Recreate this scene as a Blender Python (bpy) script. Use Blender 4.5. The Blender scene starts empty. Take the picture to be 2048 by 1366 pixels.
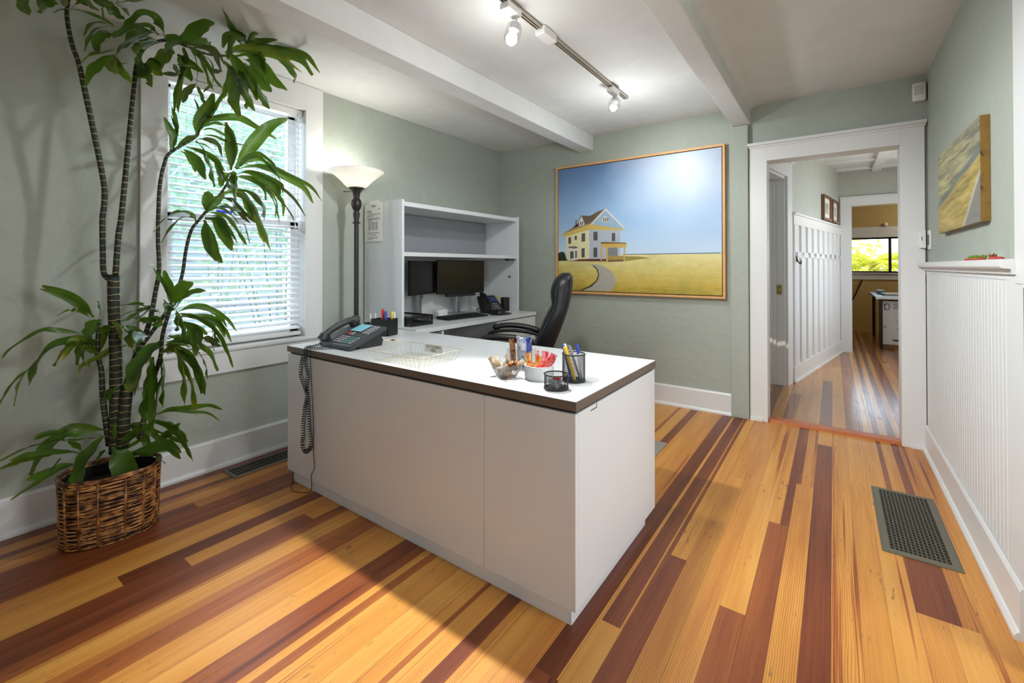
import bpy, bmesh, math, random
from mathutils import Vector, Matrix, Euler
random.seed(11)
S = bpy.context.scene
COL = S.collection
PI = math.pi
D2R = math.radians

# ------------------------------------------------------------------ helpers
def lin(r, g, b):
    f = lambda c: (c/255)/12.92 if c/255 <= .04045 else ((c/255+.055)/1.055)**2.4
    return (f(r), f(g), f(b), 1)

class MB:
    """collects shapes into one mesh"""
    def __init__(s, off=(0, 0, 0)):
        s.v = []; s.f = []; s.mi = []; s.cur = 0; s.off = Vector(off); s.attr = {}
    def _add(s, vs, fs):
        b = len(s.v)
        s.v += [tuple(Vector(p)-s.off) for p in vs]
        s.f += [tuple(b+i for i in f) for f in fs]
        s.mi += [s.cur]*len(fs)
    def box(s, a, b, M=None):
        (x0, y0, z0), (x1, y1, z1) = a, b
        vs = [(x0,y0,z0),(x1,y0,z0),(x1,y1,z0),(x0,y1,z0),(x0,y0,z1),(x1,y0,z1),(x1,y1,z1),(x0,y1,z1)]
        if M is not None: vs = [M @ Vector(p) for p in vs]
        s._add(vs, [(0,3,2,1),(4,5,6,7),(0,1,5,4),(1,2,6,5),(2,3,7,6),(3,0,4,7)])
        return s
    def rbox(s, a, b, r=.004, seg=2, M=None):
        """box with rounded edges"""
        bm = bmesh.new()
        c = [(a[i]+b[i])/2 for i in range(3)]; d = [abs(b[i]-a[i]) for i in range(3)]
        bmesh.ops.create_cube(bm, size=1, matrix=Matrix.Translation(c) @ Matrix.Diagonal((d[0], d[1], d[2], 1)))
        bmesh.ops.bevel(bm, geom=list(bm.edges), offset=min(r, min(d)*.49), segments=seg, affect='EDGES', profile=.5)
        s.bm(bm, M); return s
    def bm(s, bm, M=None):
        bm.verts.index_update()
        vs = [(M @ v.co) if M is not None else v.co.copy() for v in bm.verts]
        fs = [tuple(v.index for v in f.verts) for f in bm.faces]
        bm.free(); s._add(vs, fs); return s
    def quad(s, *p):
        s._add(p, [tuple(range(len(p)))]); return s
    def tube(s, pts, r, seg=8, cap=True, sx=1, M=None):
        pts = [Vector(p) for p in pts]; n = len(pts)
        rs = r if isinstance(r, (list, tuple)) else [r]*n
        t0 = (pts[1]-pts[0]).normalized()
        up = Vector((0,0,1)) if abs(t0.z) < .95 else Vector((1,0,0))
        nrm = (up-t0*up.dot(t0)).normalized()
        vs = []; fs = []
        for i in range(n):
            t = (pts[min(i+1,n-1)]-pts[max(i-1,0)])
            t = t.normalized() if t.length > 1e-9 else t0
            nrm = (nrm-t*nrm.dot(t))
            nrm = nrm.normalized() if nrm.length > 1e-6 else t.orthogonal().normalized()
            bi = t.cross(nrm)
            for k in range(seg):
                a = 2*PI*k/seg
                vs.append(pts[i]+nrm*(math.cos(a)*rs[i]*sx)+bi*(math.sin(a)*rs[i]))
        for i in range(n-1):
            for k in range(seg):
                k2 = (k+1) % seg
                fs.append((i*seg+k, i*seg+k2, (i+1)*seg+k2, (i+1)*seg+k))
        if cap:
            fs.append(tuple(reversed(range(seg)))); fs.append(tuple((n-1)*seg+k for k in range(seg)))
        if M is not None: vs = [M @ v for v in vs]
        s._add(vs, fs); return s
    def lathe(s, prof, c=(0,0,0), seg=24, M=None, cap=False, sx=1, sy=1):
        vs = []; fs = []; n = len(prof)
        for r, z in prof:
            for k in range(seg):
                a = 2*PI*k/seg
                vs.append(Vector((c[0]+r*math.cos(a)*sx, c[1]+r*math.sin(a)*sy, c[2]+z)))
        for i in range(n-1):
            for k in range(seg):
                k2 = (k+1) % seg
                fs.append((i*seg+k, i*seg+k2, (i+1)*seg+k2, (i+1)*seg+k))
        if cap:
            fs.append(tuple(reversed(range(seg)))); fs.append(tuple((n-1)*seg+k for k in range(seg)))
        if M is not None: vs = [M @ v for v in vs]
        s._add(vs, fs); return s
    def prism(s, poly, f, d0, d1):
        """poly: 2d points; f(a,b,d)->3d"""
        n = len(poly)
        vs = [f(a, b, d0) for a, b in poly]+[f(a, b, d1) for a, b in poly]
        fs = [tuple(range(n))[::-1], tuple(range(n, 2*n))]
        fs += [(i, (i+1) % n, n+(i+1) % n, n+i) for i in range(n)]
        s._add(vs, fs); return s
    def grid(s, rows):
        """rows of points -> surface"""
        n = len(rows[0]); vs = [p for r in rows for p in r]; fs = []
        for i in range(len(rows)-1):
            for j in range(n-1):
                fs.append((i*n+j, i*n+j+1, (i+1)*n+j+1, (i+1)*n+j))
        s._add(vs, fs); return s
    def obj(s, name, m, parent=None, smooth=False, bevel=0, fix=True, angle=None):
        me = bpy.data.meshes.new(name)
        me.from_pydata(s.v, [], s.f); me.update()
        ms = m if isinstance(m, (list, tuple)) else [m]
        for x in ms: me.materials.append(x)
        for p, i in zip(me.polygons, s.mi): p.material_index = min(i, len(ms)-1)
        if fix:
            bm = bmesh.new(); bm.from_mesh(me); bmesh.ops.recalc_face_normals(bm, faces=bm.faces); bm.to_mesh(me); bm.free()
        if smooth:
            me.polygons.foreach_set('use_smooth', [True]*len(me.polygons))
            if angle: me.set_sharp_from_angle(angle=D2R(angle))
        o = bpy.data.objects.new(name, me); COL.objects.link(o)
        if parent is not None: o.parent = parent
        if bevel:
            md = o.modifiers.new('bevel', 'BEVEL'); md.width = bevel; md.segments = 2; md.limit_method = 'ANGLE'; md.angle_limit = D2R(35)
        return o

def thing(name, label, cat, loc=(0,0,0), rz=0, group=None):
    o = bpy.data.objects.new(name, None); COL.objects.link(o)
    o.location = loc; o.rotation_euler = (0, 0, rz); o.empty_display_size = .05
    o['label'] = label; o['category'] = cat
    if group: o['group'] = group
    return o
def tag(o, label, cat, group=None):
    o['label'] = label; o['category'] = cat
    if group: o['group'] = group
    return o
def struct(o, label=None, cat=None):
    o['kind'] = 'structure'
    if label: o['label'] = label
    if cat: o['category'] = cat
    return o
def dup(root, loc, rz, label, group=None):
    r = root.copy(); COL.objects.link(r); r.location = loc; r.rotation_euler = (root.rotation_euler[0], root.rotation_euler[1], rz)
    r['label'] = label
    if group: r['group'] = group
    for ch in list(root.children):
        c = ch.copy(); COL.objects.link(c); c.parent = r
        for g in list(ch.children):
            d = g.copy(); COL.objects.link(d); d.parent = c
    return r
def spline(pts, n=8):
    """catmull-rom through points"""
    P = [Vector(p) for p in pts]; P = [P[0]*2-P[1]]+P+[P[-1]*2-P[-2]]; out = []
    for i in range(1, len(P)-2):
        for k in range(n):
            t = k/n; a, b, c, d = P[i-1], P[i], P[i+1], P[i+2]
            out.append(.5*((2*b)+(c-a)*t+(2*a-5*b+4*c-d)*t*t+(3*b-a-3*c+d)*t**3))
    out.append(P[-2]); return out
def rot(ax, deg): return Matrix.Rotation(D2R(deg), 4, ax)
def tr(x, y, z): return Matrix.Translation((x, y, z))

# ------------------------------------------------------------------ materials
class N:
    def __init__(s, name):
        s.m = bpy.data.materials.new(name); s.m.use_nodes = True
        s.t = s.m.node_tree; s.t.nodes.clear()
        s.out = s.t.nodes.new('ShaderNodeOutputMaterial')
    def n(s, kind, **kw):
        nd = s.t.nodes.new('ShaderNode'+kind)
        for k, v in kw.items():
            if k[0] == '_': setattr(nd, k[1:], v)
            else:
                key = int(k[1:]) if k[0] == 'i' and k[1:].isdigit() else k.replace('__', ' ')
                if hasattr(v, 'is_output'): s.t.links.new(v, nd.inputs[key])
                else: nd.inputs[key].default_value = v
        return nd
    def mth(s, op, a, b=None, c=None):
        nd = s.t.nodes.new('ShaderNodeMath'); nd.operation = op
        for i, v in enumerate((a, b, c)):
            if v is None: continue
            if hasattr(v, 'is_output'): s.t.links.new(v, nd.inputs[i])
            else: nd.inputs[i].default_value = v
        return nd.outputs[0]
    def mix(s, fac, a, b, mode='MIX'):
        nd = s.t.nodes.new('ShaderNodeMix'); nd.data_type = 'RGBA'; nd.blend_type = mode
        for i, v in ((0, fac), (6, a), (7, b)):
            if hasattr(v, 'is_output'): s.t.links.new(v, nd.inputs[i])
            else: nd.inputs[i].default_value = v
        return nd.outputs[2]
    def ramp(s, fac, *stops):
        nd = s.t.nodes.new('ShaderNodeValToRGB'); s.t.links.new(fac, nd.inputs[0])
        el = nd.color_ramp.elements
        while len(el) < len(stops): el.new(.5)
        for e, (p, c) in zip(el, stops): e.position = p; e.color = c if len(c) == 4 else (*c, 1)
        return nd.outputs[0]
    def done(s, shader):
        s.t.links.new(shader.outputs[0], s.out.inputs[0]); return s.m

def pbr(name, rgb, rough=.5, metal=0, spec=.5, bump=None, var=None, **kw):
    """bump=(scale,strength), var=(scale,amount) colour variation"""
    k = N(name)
    col = rgb if len(rgb) == 4 else (*rgb, 1)
    p = k.n('BsdfPrincipled', Roughness=rough, Metallic=metal)
    p.inputs['Base Color'].default_value = col
    p.inputs['Specular IOR Level'].default_value = spec
    for a, b in kw.items(): p.inputs[a.replace('__', ' ')].default_value = b
    tc = k.n('TexCoord')
    if var:
        nz = k.n('TexNoise', Scale=var[0], Detail=4, Vector=tc.outputs['Object'])
        f = k.n('MapRange', i0=nz.outputs[0], i1=.3, i2=.7, i3=1-var[1], i4=1+var[1])
        c = k.mix(1.0, col, f.outputs[0], 'MULTIPLY'); k.t.links.new(c, p.inputs['Base Color'])
    if bump:
        nz = k.n('TexNoise', Scale=bump[0], Detail=5, Vector=tc.outputs['Object'])
        b = k.n('Bump', Strength=bump[1], Distance=.004, Height=nz.outputs[0]); k.t.links.new(b.outputs[0], p.inputs['Normal'])
    return k.done(p)

def emis(name, rgb, strength):
    k = N(name); e = k.n('Emission', Strength=strength); e.inputs[0].default_value = (*rgb[:3], 1); return k.done(e)

def glass_thin(name, tint=(1,1,1), rough=.0, refl=1.0):
    k = N(name)
    t = k.n('BsdfTransparent'); t.inputs[0].default_value = (*tint, 1)
    g = k.n('BsdfGlossy', Roughness=rough)
    f = k.n('LayerWeight', Blend=.5); ff = k.mth('MULTIPLY_ADD', k.mth('POWER', f.outputs['Facing'], 4.0), .55*refl, .04)
    m = k.n('MixShader', i0=ff, i1=t.outputs[0], i2=g.outputs[0])
    return k.done(m)

def plaster(name, rgb, rough=.65, sc=9, st=.35):
    k = N(name); tc = k.n('TexCoord')
    n1 = k.n('TexNoise', Scale=sc, Detail=6, Roughness=.55, Distortion=1.2, Vector=tc.outputs['Object'])
    n2 = k.n('TexNoise', Scale=sc*7, Detail=3, Vector=tc.outputs['Object'])
    h = k.mth('ADD', k.mth('MULTIPLY', k.ramp(n1.outputs[0], (.42, (0,0,0)), (.6, (1,1,1))), .8), k.mth('MULTIPLY', n2.outputs[0], .25))
    b = k.n('Bump', Strength=st, Distance=.004, Height=h)
    v = k.n('MapRange', i0=n1.outputs[0], i1=.3, i2=.7, i3=.965, i4=1.03)
    c = k.mix(1.0, (*rgb[:3], 1), v.outputs[0], 'MULTIPLY')
    p = k.n('BsdfPrincipled', Roughness=rough, Normal=b.outputs[0]); k.t.links.new(c, p.inputs['Base Color'])
    p.inputs['Specular IOR Level'].default_value = .35
    return k.done(p)

M = {}
M['sage'] = plaster('sage_plaster', lin(171, 178, 167))
M['sage_smooth'] = plaster('sage_hall_paint', lin(186, 190, 180), sc=6, st=.12)
M['tan'] = plaster('tan_paint', lin(196, 170, 112), sc=6, st=.1)
M['ceiling'] = plaster('ceiling_plaster', lin(222, 224, 222), sc=4, st=.14)
M['white'] = pbr('white_trim_paint', lin(226, 227, 226), .38, bump=(26, .06))
M['white2'] = pbr('white_wainscot_paint', lin(224, 227, 227), .42, bump=(30, .08))
M['lam'] = pbr('white_laminate', lin(218, 221, 222), .33, var=(6, .012))
M['lamgrey'] = pbr('grey_laminate', lin(150, 150, 156), .5)
M['edge'] = pbr('brown_edge_band', lin(104, 92, 82), .45)
M['gap'] = pbr('shadow_gap_black', lin(20, 18, 17), .7)
M['black'] = pbr('black_plastic', lin(22, 22, 23), .42)
M['black2'] = pbr('soft_black_plastic', lin(34, 35, 37), .5)
M['screen'] = pbr('dark_screen', lin(10, 11, 11), .22)
M['silver'] = pbr('silver_metal', lin(178, 180, 182), .32, metal=.85)
M['chrome'] = pbr('chrome', lin(205, 205, 205), .15, metal=1)
M['leather'] = pbr('black_leather', lin(25, 25, 27), .38, bump=(160, .14))
M['armpad'] = pbr('black_arm_pad', lin(30, 29, 28), .36)
M['bronze'] = pbr('dark_bronze', lin(52, 47, 42), .36, metal=.5, var=(14, .2))
M['paper'] = pbr('white_paper', lin(236, 234, 226), .8)
M['ink'] = pbr('grey_print_ink', lin(95, 95, 95), .8)
M['inkdark'] = pbr('dark_print_ink', lin(45, 45, 48), .8)
M['oak'] = pbr('honey_wood_frame', lin(226, 172, 112), .45, var=(20, .08))
M['walnut'] = pbr('walnut_frame', lin(110, 78, 50), .45, var=(20, .1))
M['bronze_vent'] = pbr('olive_bronze_metal', lin(112, 108, 92), .42, metal=.35)
M['ventdark'] = pbr('dark_vent_void', lin(16, 14, 12), .8)
M['wire'] = pbr('cream_wire', lin(206, 200, 176), .35, metal=.3)
M['mesh'] = pbr('black_mesh_metal', lin(36, 37, 40), .4, metal=.4)
M['brass'] = pbr('brass', lin(200, 165, 90), .25, metal=1)
M['stone'] = pbr('rough_grey_stone', lin(96, 94, 90), .9, bump=(60, 1.0), var=(40, .35))
M['mat'] = pbr('grey_chair_mat', lin(150, 142, 132), .4)

# plank floor -----------------------------------------------------------
def floor_mat(name, rough=.3, dull=0.0, spec=.5):
    k = N(name); tc = k.n('TexCoord'); sep = k.n('SeparateXYZ', Vector=tc.outputs['Object'])
    x, y = sep.outputs[0], sep.outputs[1]
    tone = k.n('Attribute', _attribute_name='tone').outputs['Fac']
    seed = k.n('Attribute', _attribute_name='seed').outputs['Fac']
    # stretched coordinates, shifted per plank
    def coords(sx, sy, k1=37.0, k2=11.0):
        c = k.n('CombineXYZ', i0=k.mth('MULTIPLY', x, sx), i1=k.mth('ADD', k.mth('MULTIPLY', y, sy), k.mth('MULTIPLY', seed, k1)), i2=k.mth('MULTIPLY', seed, k2))
        return c.outputs[0]
    broad = k.n('TexNoise', Scale=1, Detail=3, Vector=coords(16, .9)).outputs[0]
    fine = k.n('TexNoise', Scale=1, Detail=5, Roughness=.65, Vector=coords(170, 3.0)).outputs[0]
    wob = k.n('TexNoise', Scale=1, Detail=2, Vector=coords(9, 1.7)).outputs[0]
    ph = k.mth('ADD', k.mth('MULTIPLY', x, 940), k.mth('MULTIPLY', wob, 26))
    ph = k.mth('ADD', ph, k.mth('MULTIPLY', seed, 40))
    rings = k.mth('MULTIPLY_ADD', k.mth('SINE', ph), .5, .5)
    rings = k.mth('POWER', rings, 2.0)
    # how strongly the vertical grain shows differs per plank
    gs = k.n('MapRange', i0=k.mth('FRACT', k.mth('MULTIPLY', seed, 7.31)), i1=.25, i2=1, i3=.0, i4=.55).outputs[0]
    t2 = k.mth('ADD', tone, k.mth('MULTIPLY', k.mth('SUBTRACT', broad, .5), .55))
    t2 = k.mth('ADD', t2, k.mth('MULTIPLY', k.mth('SUBTRACT', fine, .5), .34))
    t2 = k.mth('ADD', t2, k.mth('MULTIPLY', k.mth('MULTIPLY', rings, gs), .46))
    stk = k.n('TexNoise', Scale=1, Detail=2, Vector=coords(42, .55, 51, 23)).outputs[0]
    t2 = k.mth('ADD', t2, k.n('MapRange', i0=stk, i1=.64, i2=.72, i3=0, i4=.38).outputs[0])
    kn = k.n('TexVoronoi', Scale=1, Vector=coords(2.6, 1.3, 0, 0)); kn = kn.outputs['Distance']
    t2 = k.mth('ADD', t2, k.n('MapRange', i0=kn, i1=.03, i2=.075, i3=.7, i4=0).outputs[0])
    col = k.ramp(t2, (0.0, lin(224, 168, 86)), (.28, lin(206, 142, 64)), (.55, lin(166, 96, 44)), (.8, lin(130, 67, 36)), (1.0, lin(98, 46, 26)))
    # worn flecks
    fl = k.n('TexNoise', Scale=1, Detail=2, Vector=coords(85, 17, 3, 5)).outputs[0]
    patch = k.n('TexNoise', Scale=1.3, Detail=2, Vector=tc.outputs['Object']).outputs[0]
    m1 = k.n('MapRange', i0=fl, i1=.655, i2=.71, i3=0, i4=1).outputs[0]
    m2 = k.n('MapRange', i0=patch, i1=.42, i2=.6, i3=0, i4=.75).outputs[0]
    col = k.mix(k.mth('MULTIPLY', m1, m2), col, lin(74, 66, 52))
    # seams
    fr = k.mth('FRACT', k.mth('DIVIDE', k.mth('ADD', x, 10.217), .0785))
    e = k.mth('ABSOLUTE', k.mth('SUBTRACT', fr, .5))
    sm = k.n('MapRange', i0=e, i1=.484, i2=.496, i3=0, i4=1).outputs[0]
    sv = k.n('TexNoise', Scale=1, Detail=1, Vector=coords(.3, .8)).outputs[0]
    col = k.mix(k.mth('MULTIPLY', sm, k.n('MapRange', i0=sv, i1=.35, i2=.7, i3=.15, i4=.8).outputs[0]), col, lin(60, 40, 24))
    if dull: col = k.mix(dull, col, lin(150, 122, 96))
    h = k.mth('SUBTRACT', k.mth('MULTIPLY', fine, .3), sm)
    und = k.n('TexNoise', Scale=3.2, Detail=1, Vector=tc.outputs['Object']).outputs[0]
    b = k.n('Bump', Strength=.14, Distance=.002, Height=h)
    b2 = k.n('Bump', Strength=.10, Distance=.01, Height=und, Normal=b.outputs[0])
    r = k.n('MapRange', i0=fine, i1=.2, i2=.8, i3=rough-.06, i4=rough+.1).outputs[0]
    p = k.n('BsdfPrincipled', Roughness=r, Normal=b2.outputs[0]); k.t.links.new(col, p.inputs['Base Color'])
    p.inputs['Specular IOR Level'].default_value = spec
    return k.done(p)
M['floor'] = floor_mat('fir_plank_floor', .34)
M['floor_hall'] = floor_mat('fir_plank_hall_floor', .17, .22, .9)
M['thresh'] = pbr('reddish_wood_threshold', lin(186, 104, 60), .35, var=(30, .1))

# leaves ------------------------------------------------------------------
def leaf_mat(name, c1, c2, tipc, trans=.35):
    k = N(name); tc = k.n('TexCoord')
    t = k.n('Attribute', _attribute_name='along').outputs['Fac']
    a = k.n('Attribute', _attribute_name='across').outputs['Fac']
    nz = k.n('TexNoise', Scale=22, Detail=3, Vector=tc.outputs['Object']).outputs[0]
    col = k.mix(nz, c1, c2)
    st = k.mth('MULTIPLY_ADD', k.mth('SINE', k.mth('MULTIPLY', a, 46)), .5, .5)
    col = k.mix(k.mth('MULTIPLY', st, .16), col, lin(120, 158, 60))
    tip = k.n('MapRange', i0=k.mth('ADD', t, k.mth('MULTIPLY', k.mth('SUBTRACT', nz, .5), .3)), i1=.86, i2=1.02, i3=0, i4=.8).outputs[0]
    col = k.mix(tip, col, tipc)
    p = k.n('BsdfPrincipled', Roughness=.36); k.t.links.new(col, p.inputs['Base Color'])
    tb = k.n('BsdfTranslucent', Color=k.mix(.5, col, lin(150, 190, 50)))
    m = k.n('MixShader', i0=trans, i1=p.outputs[0], i2=tb.outputs[0])
    return k.done(m)
M['leaf'] = leaf_mat('green_leaf', lin(38, 68, 16), lin(80, 116, 34), lin(112, 112, 40), .26)
M['leafy'] = leaf_mat('yellowing_leaf', lin(70, 98, 24), lin(128, 142, 40), lin(180, 150, 50), .25)
M['leafb'] = leaf_mat('dry_leaf', lin(64, 74, 44), lin(104, 94, 66), lin(120, 84, 60), .15)
def cane_mat():
    k = N('ringed_cane'); tc = k.n('TexCoord')
    t = k.n('Attribute', _attribute_name='along').outputs['Fac']   # metres along the cane
    w = k.n('TexNoise', Scale=30, Detail=2, Vector=tc.outputs['Object']).outputs[0]
    s = k.mth('FRACT', k.mth('ADD', k.mth('MULTIPLY', t, 34), k.mth('MULTIPLY', w, .7)))
    ring = k.n('MapRange', i0=s, i1=.86, i2=.93, i3=0, i4=.85).outputs[0]
    base = k.mix(w, lin(14, 22, 14), lin(44, 54, 26))
    col = k.mix(ring, base, lin(176, 156, 112))
    p = k.n('BsdfPrincipled', Roughness=.55); k.t.links.new(col, p.inputs['Base Color'])
    return k.done(p)
M['cane'] = cane_mat()
def wicker_mat():
    k = N('brown_wicker'); tc = k.n('TexCoord')
    nz = k.n('TexNoise', Scale=38, Detail=3, Vector=tc.outputs['Object']).outputs[0]
    g = k.n('NewGeometry'); v = k.mth('ADD', nz, k.mth('MULTIPLY', k.mth('SUBTRACT', g.outputs['Random Per Island'], .5), .22)); col = k.ramp(v, (.3, lin(58, 32, 16)), (.48, lin(128, 80, 40)), (.66, lin(196, 140, 78)))
    p = k.n('BsdfPrincipled', Roughness=.35); k.t.links.new(col, p.inputs['Base Color'])
    return k.done(p)
M['wicker'] = wicker_mat()
M['soil'] = pbr('dark_soil', lin(38, 28, 20), .95, bump=(60, .8))
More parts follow.
